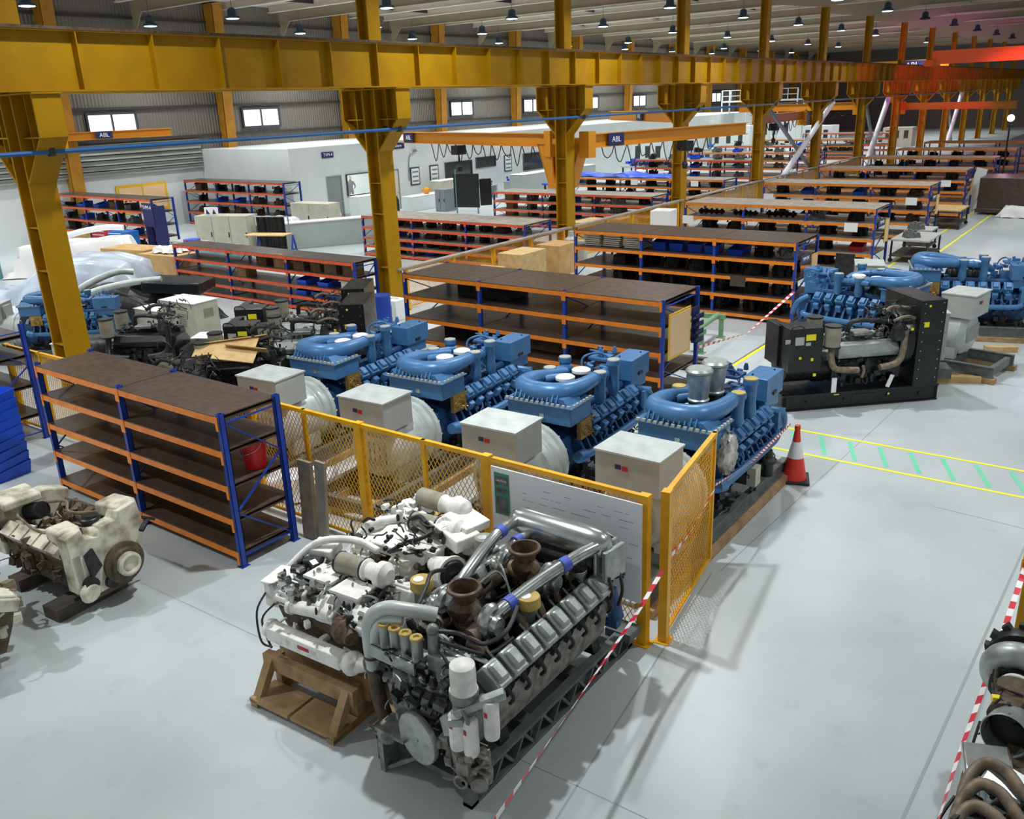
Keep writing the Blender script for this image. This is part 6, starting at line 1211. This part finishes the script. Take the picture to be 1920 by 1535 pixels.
# person inside the bright office window
def person(loc, rz, label, shirt='fabric_dark', s=1.0, arm=True):
    t = thing('person', label, 'person', loc, R(rz))
    def body(nm, m, verts, edges, rad, lvl=1):
        me = bpy.data.meshes.new(nm); me.from_pydata(verts, edges, []); me.materials.append(MATS[m]); o = bpy.data.objects.new(nm, me); COL.objects.link(o); o.parent = t
        sk = o.modifiers.new('skin', 'SKIN'); sk.use_smooth_shade = True; lay = me.skin_vertices[0] if me.skin_vertices else None
        if lay is None:
            import bmesh
            bm = bmesh.new(); bm.from_mesh(me); bm.verts.layers.skin.verify(); bm.to_mesh(me); bm.free(); lay = me.skin_vertices[0]
        for i, r in enumerate(rad): lay.data[i].radius = (r, r) if not isinstance(r, tuple) else r
        lay.data[0].use_root = True; ss = o.modifiers.new('s', 'SUBSURF'); ss.levels = lvl; ss.render_levels = lvl; return o
    v = [(0, 0, .95), (0, 0, 1.15), (0, 0, 1.38), (0, 0, 1.5), (0, -.01, 1.6), (0, -.02, 1.7),
         (.19, 0, 1.42), (.3, .02, 1.18), (.2, -.16, 1.02), (-.19, 0, 1.42), (-.26, .02, 1.16), (-.27, -.05, .92),
         (.1, 0, .88), (.11, -.02, .5), (.11, .02, .1), (.12, -.14, .04), (-.1, 0, .88), (-.12, -.02, .5), (-.12, .02, .1), (-.13, -.14, .04)]
    e = [(0, 1), (1, 2), (2, 3), (3, 4), (4, 5), (2, 6), (6, 7), (7, 8), (2, 9), (9, 10), (10, 11), (0, 12), (12, 13), (13, 14), (14, 15), (0, 16), (16, 17), (17, 18), (18, 19)]
    r = [(.15, .11), (.14, .1), (.17, .11), (.06, .06), (.09, .1), (.085, .095), .07, .05, .035, .07, .05, .035, .095, .065, .045, .035, .095, .065, .045, .035]
    b = body('body', shirt, v, e, r)
    g = G(); g.ball((0, -.02, 1.66), .1, (.85, 1, 1.2), 14); g.ball((0, -.12, 1.64), .02, (1, 1, 1.3), 8); g.cyl((0, 0, 1.47), (0, 0, 1.56), .05, n=12); g.o('head', 'skin', t)
    g = G(); g.ball((0, .0, 1.71), .102, (.88, 1, .8), 14); g.o('hair', 'black_paint', t)
    t.scale = (s, s, s); return t
person((-41.8, 39.5, .18), 60, 'person in dark clothes standing with a hand on the hip inside the bright office window', s=1.02)
person((-36.6, 83.0, 0), 40, 'person in blue work clothes bending over a bench far behind the fourth column', shirt='cart_blue')
# around the second column
t = thing('steel_drum', 'blue drum standing at the foot of the second yellow column', 'drum', (-17.55, 17.3, 0)); g = G(); g.lathe((0, 0, 0), (0, 0, 1), [(.3, 0), (.31, .3), (.3, .32), (.31, .62), (.3, .65), (.3, .95)], 22); g.o('shell', 'drum_blue', t); g = G(); g.lathe((0, 0, .9), (0, 0, 1), [(.28, 0), (.31, .05), (.31, .07), (.1, .08)], 22); g.o('lid', 'drum_blue', t)
t = thing('plastic_bucket', 'white plastic canister beside the foot of the second yellow column', 'bucket', (-18.0, 18.3, 0)); g = G(); g.box(-.3, .3, -.25, .25, 0, .62); g.cyl((-.1, 0, .62), (-.1, 0, .68), .06); g.ob((.1, 0, .66), (.24, .04, .05)); g.o('canister', 'cap_white', t, bevel=.04)
# crates in the low mesh cage
for i, (y, w, h, m) in enumerate(((22.2, 1.2, .9, 'plywood'), (24.4, 1.5, 1.15, 'wood_pale'), (26.6, 1.2, 1.1, 'plywood'), (32.5, 1.8, 1.1, 'wood_pale'), (35.2, 1.6, .9, 'cardboard'))):
    boxthing('plywood_crate', ['plywood crate inside the mesh fence, nearest the second column', 'pale crate in the middle of the mesh fence between the second and third columns', 'plywood crate inside the mesh fence, nearest the third column', 'pale crate behind the mesh fence beyond the third column', 'brown crate behind the mesh fence beyond the third column'][i], 'crate', (-17.6 if i < 3 else -19.8, y, 0), (1.0, w, h), m, 0)
boxthing('cardboard_carton', 'white carton on the fence rail in front of the fourth column', 'carton', (-17.3, 34.6, .0), (.9, 1.0, 1.4), 'cap_white', 10)
t = thing('fire_hydrant_unit', 'pale grey cylinder unit at the foot of the third yellow column', 'pump', (-18.0, 28.2, 0)); g = G(); g.lathe((0, 0, 0), (0, 0, 1), [(.22, 0), (.22, .9), (.26, .92), (.26, 1.0), (.12, 1.1), (.1, 1.3)], 18); g.ob((.45, .1, .9), (.4, .3, .1)); g.ob((.45, .1, .45), (.28, .2, .9)); g.o('unit', 'alternator_grey', t)
drape('crumpled blue tarpaulin spread over the rack behind the fourth column', (-25.6, 45.9, 1.72), 6.4, 1.7, lambda u, v: .12 + .06 * math.sin(u * 14), 'bin_blue', 0, 33, 'tarpaulin')
# green roller stand and pallets under the rack end
t = thing('roller_stand', 'low pale green steel stand with cross beams between the two long racks', 'stand', (-9.9, 19.9, 0), R(6))
for x in (-1.4, 0, 1.3):
    for y in (-.8, .8): g = G(); g.box(x - .05, x + .05, y - .05, y + .05, 0, .5); g.box(x - .1, x + .1, y - .1, y + .1, 0, .02); g.o('leg', 'steel_green', t, smooth=0)
for y in (-.8, .8): g = G(); g.box(-1.5, 1.4, y - .06, y + .06, .5, .62); g.o('side_rail', 'steel_green', t, smooth=0)
for k in range(6): g = G(); g.cyl((-1.2 + k * .48, -.78, .6), (-1.2 + k * .48, .78, .6), .07); g.o('roller', 'steel_green', t)
t = thing('wooden_pallet', 'long dark timber bearers lying on the floor behind the green stand', 'pallet', (-9.6, 18.0, 0), R(4))
for y in (-.3, .0, .35): g = G(); g.box(-1.8, 1.6, y - .08, y + .08, 0, .14); g.o('beam', 'wood_dark', t, smooth=0)
# boards seen through the rack behind the blue sets
for i, (x, z) in enumerate(((-12.4, 1.67), (-10.6, .62), (-12.9, .62), (-9.3, .12))):
    boxthing('wooden_box', ['dark box on the fourth shelf of the rack behind the blue sets', 'brown flat box on the second shelf of the rack behind the blue sets', 'dark long box on the second shelf of the rack behind the blue sets', 'brown box on the bottom shelf of the rack behind the blue sets'][i], 'box', (x, 15.95, z + .05), (1.5, .8, .3), 'carton_brown' if i % 2 else 'dark_parts', 0)
for i, (x, y, w) in enumerate(((-12.6, 18.6, 1.6), (-12.3, 20.8, 1.3), (-13.9, 18.2, 1.1))):
    boxthing('plywood_crate', ['low pale crate seen through the left bay of the rack behind the blue sets', 'low pale crate seen through the middle bay of the rack behind the blue sets', 'small pale crate beside the left end of the rack behind the blue sets'][i], 'crate', (x, y, 0), (w, .9, .55), 'wood_pale', 12)
# items behind the empty rack
t = thing('plastic_bucket', 'red bucket on the middle shelf at the open right end of the empty rack', 'bucket', (-9.78, 6.9, 1.246)); g = G(); g.lathe((0, 0, 0), (0, 0, 1), [(.15, 0), (.18, .4), (.195, .405), (.19, .43), (.17, .4), (.13, .03)], 22, cap=False); g.cyl((0, 0, 0), (0, 0, .03), .15, n=22); g.o('bucket', 'bucket_red', t); g = G(); g.tube([(-.18, 0, .38), (-.16, -.1, .3), (0, -.2, .24), (.16, -.1, .3), (.18, 0, .38)], .006, 6); g.o('handle', 'silver', t)
drape('bundle of silvery wrap on the floor behind the open end of the empty rack', (-10.7, 8.35, 0), 1.3, .8, lambda u, v: .35, 'plastic_film', 30, 41, 'wrap_bundle')
drape('yellowish rags on the floor behind the empty rack', (-12.3, 8.3, 0), .9, .6, lambda u, v: .3, 'cap_yellow', 0, 43, 'rag_pile')
t = thing('timber_plank', 'two weathered grey brown planks leaning upright at the end of the empty rack', 'plank', (-9.28, 7.35, 0)); g = G(); g.ob((-.08, .04, .62), (.26, .06, 1.22), (-3, 0, 0)); g.o('plank', 'wood_grey', t, smooth=0); g = G(); g.ob((.16, .1, .63), (.2, .05, 1.24), (-3, 2, 0)); g.o('plank', 'shelf_grey', t, smooth=0)
t = thing('pallet_jack', 'dark blue grey steel brackets on the floor left of the white engines', 'bracket', (-7.9, 6.5, 0), R(18)); g = G()
for y in (0, .3): g.bar((-.5, y, .3), (.45, y + .1, .42), .1, .09); g.box(-.5, -.42, y - .05, y + .05, 0, .3); g.box(.3, .38, y + .04, y + .14, 0, .38)
g.bar((-.45, 0, .08), (-.45, .3, .08), .06); g.o('frame', 'engine_blue_dark', t, smooth=0)
t.name = 'steel_bracket'
# timber and bearings under the near blue set seen through the fence
for i, (x, y, rz, L) in enumerate(((-9.5, 8.35, 35, 1.4), (-7.2, 8.3, 30, 1.6), (-7.9, 8.9, 32, 1.0), (-10.2, 8.9, 32, 1.1))):
    t = thing('timber_beam', ['pale timber beam on the floor behind the mesh, left of the thick fence post', 'pale timber beam on the floor behind the mesh, left of the whiteboard', 'short pale timber beam farther behind the mesh near the third blue set', 'short pale timber beam farther behind the mesh near the leftmost blue set'][i], 'timber', (x, y, 0), R(rz)); g = G(); g.box(-L / 2, L / 2, -.09, .09, 0, .14); g.o('beam', 'wood_pale', t, smooth=0)
# stack of blue bins at the left
b0 = None
for k in range(9):
    g = G(); w, d, h = .5, .62, .26
    if b0 is None:
        g.add([(-w/2, -d/2, 0), (w/2, -d/2, 0), (w/2, d/2, 0), (-w/2, d/2, 0), (-w/2-.03, -d/2-.05, h*.7), (w/2+.03, -d/2-.05, h*.7), (w/2+.03, d/2+.03, h), (-w/2-.03, d/2+.03, h), (-w/2+.02, -d/2+.02, .02), (w/2-.02, -d/2+.02, .02), (w/2-.02, d/2-.02, .02), (-w/2+.02, d/2-.02, .02)],
              [(0, 3, 2, 1), (0, 1, 5, 4), (1, 2, 6, 5), (2, 3, 7, 6), (3, 0, 4, 7), (8, 9, 10, 11), (4, 5, 9, 8), (5, 6, 10, 9), (6, 7, 11, 10), (7, 4, 8, 11)])
        b0 = g.o('storage_bin', 'bin_blue', bevel=.008); o = b0
    else: o = b0.copy(); COL.objects.link(o)
    o.location = (-15.95, 6.0, .0 + k * .168); o.rotation_euler.z = R(6 + (k % 3) * 2); tag(o, 'blue plastic bin in the tall nested stack at the left edge', 'bin', 'nested blue bins at the left edge')
# tables and trolley at the rack ends on the walkway
for i, (x, y, w, d, m) in enumerate(((-7.0, 34.6, 1.3, 2.2, 'alternator_grey'), (-7.3, 36.7, 1.0, 1.2, 'alternator_grey'), (-7.6, 43.6, 1.3, 2.0, 'wood_pale'))):
    t = thing('trolley_table', ['grey wheeled table of parts at the end of the rack with a red bin', 'small grey wheeled table behind the one at the rack with a red bin', 'pale topped wheeled table at the end of the rack with hooks'][i], 'table', (x, y, 0)); g = G(); g.box(-w / 2, w / 2, -d / 2, d / 2, .78, .84); g.o('tabletop', m, t, smooth=0)
    g = G(); g.box(-w / 2, w / 2, -d / 2, d / 2, .22, .26); g.o('lower_shelf', 'wood_dark', t, smooth=0)
    for sx in (-1, 1):
        for sy in (-1, 1): g = G(); g.box(sx * (w / 2 - .05) - .03, sx * (w / 2 - .05) + .03, sy * (d / 2 - .05) - .03, sy * (d / 2 - .05) + .03, .14, .78); lg = g.o('leg', 'dark_metal', t, smooth=0); g = G(); g.cyl((sx * (w / 2 - .05), sy * (d / 2 - .05) - .02, .08), (sx * (w / 2 - .05), sy * (d / 2 - .05) + .02, .08), .08, n=12); g.o('wheel', 'hose_black', lg)
    if i < 2: item('casting', 1, 'grey_parts', (x - .1, y - .4, .84), .5, 'grey casting lying on the %s wheeled table' % ('larger' if i == 0 else 'smaller'), 'casting', None, .9)
t = thing('steel_chest', 'large dark brown steel skip at the end of the walkway by the right edge', 'skip', (-5.6, 49.4, 0)); g = G(); g.box(-1.6, 1.6, -1.2, 1.2, .1, 1.75); g.box(-1.65, 1.65, -1.25, -1.18, .1, .3); g.o('body', 'shelf_brown', t, bevel=.02, smooth=0)
drape('white crumpled packaging in front of the dark brown skip', (-5.0, 47.7, 0), 2.2, .9, lambda u, v: .45, 'cap_white', 0, 51, 'packaging_heap')
t = thing('leaning_board', 'pale board leaning beside the dark brown skip', 'board', (-7.6, 49.6, 0)); g = G(); g.ob((0, 0, 1.05), (.5, .04, 2.1), (-8, 12, 0)); g.o('board', 'cap_white', t, smooth=0)
t = thing('sign_stand', 'small black board easel at the end of the rack with a red bin', 'stand', (-8.0, 29.2, 0)); g = G(); g.box(-.3, .3, -.03, .03, .1, .95); g.o('board', 'dark_metal', t, smooth=0); g = G(); g.bar((-.25, 0, 0), (-.25, 0, .4), .04); g.bar((.25, 0, 0), (.25, 0, .4), .04); g.bar((0, .4, 0), (0, 0, .9), .03); g.o('legs', 'dark_metal', t, smooth=0)
t = thing('desk', 'pale desk with papers beside the end of the rack of blue bins', 'desk', (-5.9, 25.3, 0), R(10)); g = G(); g.box(-1.1, 1.1, -.6, .6, .72, .78); g.o('tabletop', 'cap_white', t, smooth=0); g = G(); g.box(-1.05, -1, -.55, .55, 0, .72); g.box(1, 1.05, -.55, .55, 0, .72); g.o('side_panels', 'alternator_grey', t, smooth=0); g = G(); g.box(-.3, .3, -.3, .1, .78, .82); g.box(.4, .8, -.2, .2, .78, .86); g.o('papers', 'wood_pale', t, smooth=0)
t = thing('waste_bin', 'tall dark cylinder bin behind the blue engine set with the control panel', 'bin', (-6.0, 26.9, 0)); g = G(); g.lathe((0, 0, 0), (0, 0, 1), [(.28, 0), (.32, .9), (.3, .95)], 20); g.o('bin_body', 'dark_metal', t)
# yellow notice frame on the side wall, lit cabinets at the left edge
t = thing('poster_board', 'yellow framed pale orange poster board on the white side wall', 'poster', (WX + .1, 27.9, 1.55)); g = G(); g.box(0, .06, -1.55, 1.55, -.6, .95); g.o('frame', 'sign_yellow', t, smooth=0); g = G(); g.box(.06, .08, -1.4, -.05, -.45, .8); g.box(.06, .08, .05, 1.4, -.45, .8); g.o('sheet', 'poster_pale', t, smooth=0); g = G(); 
for k in range(9): g.box(.08, .085, -1.2 + k * .28, -1.02 + k * .28, .05, .12)
g.o('print', 'sign_navy', t, smooth=0)
t = thing('parts_cabinet', 'teal drawer cabinet wall with pale labels at the left edge', 'cabinet', (-39.8, 14.4, 0), R(25)); g = G(); g.box(-2.6, 2.6, -.4, .4, 0, 2.2); g.o('body', 'seal_teal', t, smooth=0)
for k in range(8):
    for j in range(4): g = G(); g.box(-2.4 + k * .6, -1.95 + k * .6, -.43, -.4, .2 + j * .5, .55 + j * .5); g.o('drawer', 'housing_pale', t, smooth=0)
t = thing('light_box', 'long glowing white panel above the teal drawer cabinet', 'light', (-39.8, 14.4, 2.2), R(25)); g = G(); g.box(-2.6, 2.6, -.3, .3, 0, .9); g.o('panel', 'glass_day', t, bevel=.05, smooth=0); g = G(); g.box(-2.6, 2.6, -.32, .32, .9, 1.05); g.o('cap', 'sign_yellow', t, smooth=0)
# far left bay machines
for i, (x, y, w, d, h, m) in enumerate(((-35, 68, 3, 2.2, 2.6, 'office_white'), (-33, 78, 3.5, 2, 1.4, 'grey_panel'), (-36, 88, 4, 3, 3, 'office_white'), (-30, 96, 3, 2.5, 2.6, 'office_white'), (-24, 104, 3, 2, 2, 'cabinet_cream'), (-37, 104, 4, 3, 3.2, 'office_white'))):
    t = boxthing('machine_cabin', ['white machine cabin in the far left bay, nearest of the cabins', 'low grey machine cabin in the far left bay', 'big white machine cabin in the middle of the far left bay', 'white machine cabin with dark windows near the far columns', 'cream machine cabin beside the farthest columns', 'largest white machine cabin far down the left bay'][i], 'machine', (x, y, 0), (w, d, h), m, 0)
    g = G()
    for k in range(3): g.box(-w / 2 + .3 + k * w / 3.2, -w / 2 + .75 + k * w / 3.2, -d / 2 - .03, -d / 2, h * .45, h * .85)
    g.o('window', 'glass_dark', t, smooth=0)
t = thing('scaffold_platform', 'white railed platform high in the far left bay', 'platform', (-35, 92, 0)); g = G()
for x in (-4, -1.3, 1.3, 4):
    for y in (-1, 1): g.box(x - .06, x + .06, y - .06, y + .06, 0, 6.4)
g.box(-4, 4, -1, 1, 5.2, 5.35); g.o('frame', 'office_white', t, smooth=0); g = G()
for z in (5.8, 6.35): g.box(-4, 4, -1.04, -1, z, z + .06)
for k in range(9): g.box(-4 + k - .03, -4 + k + .03, -1.04, -1, 5.35, 6.4)
g.o('railing', 'office_white', t, smooth=0)
for i, (x, y, m) in enumerate(((-31, 49, 'bin_blue'), (-30, 59, 'cap_white'), (-33, 63, 'grey_panel'), (-28, 68.5, 'red_beam'), (-23, 78, 'grey_panel'), (-34, 72, 'bin_blue'), (-24, 90, 'red_beam'), (-31, 86, 'cap_white'))):
    t = thing('work_table', ['work table with a blue cloth, nearest in the far left bay', 'white work table behind the nearest far rack', 'grey work table beside the white machine cabin', 'red edged work table between two far racks', 'grey work table near the eighth column', 'work table with a blue cloth beside the low grey cabin', 'red edged work table near the farthest columns', 'white work table near the white platform'][i], 'table', (x, y, 0)); g = G(); g.box(-2, 2, -.8, .8, .85, .95); g.o('tabletop', m, t, smooth=0)
    for sx in (-1.8, 1.8):
        for sy in (-.7, .7): g = G(); g.box(sx - .05, sx + .05, sy - .05, sy + .05, 0, .85); g.o('leg', 'dark_metal', t, smooth=0)
    g = G(); greeble(g, (-1.7, 1.7, -.6, .6, .97, 1.5), 36, 500 + i, .08, .26, pipes=.15); g.o('workpieces', ['grey_parts', 'dark_parts', 'bin_blue'][i % 3], t)
t = thing('stage_lamp', 'bright pink white flood lamp near the right edge far away', 'lamp', (-8.0, 61.5, 0)); g = G(); g.cyl((0, 0, 0), (0, 0, 4), .05); g.o('pole', 'dark_metal', t); g = G(); g.ball((0, 0, 4.05), .2, (1, 1, 1), 14); g.o('lens', 'stage_lens', t)
t = thing('stage_screen', 'dark wide screen wall below the pink flood lamp', 'screen', (-3.9, 63.5, 0)); g = G(); g.box(-3, 3, -.1, .1, 2.7, 3.5); g.box(-2.9, -2.8, -.05, .05, 0, 2.7); g.box(2.8, 2.9, -.05, .05, 0, 2.7); g.o('panel', 'black_paint', t, smooth=0)
boxthing('wooden_pallet', 'pale wooden pallet stack cut by the right edge up the walkway', 'pallet', (-2.75, 33.5, 0), (1.4, 1.0, .3), 'wood_pale', 0)
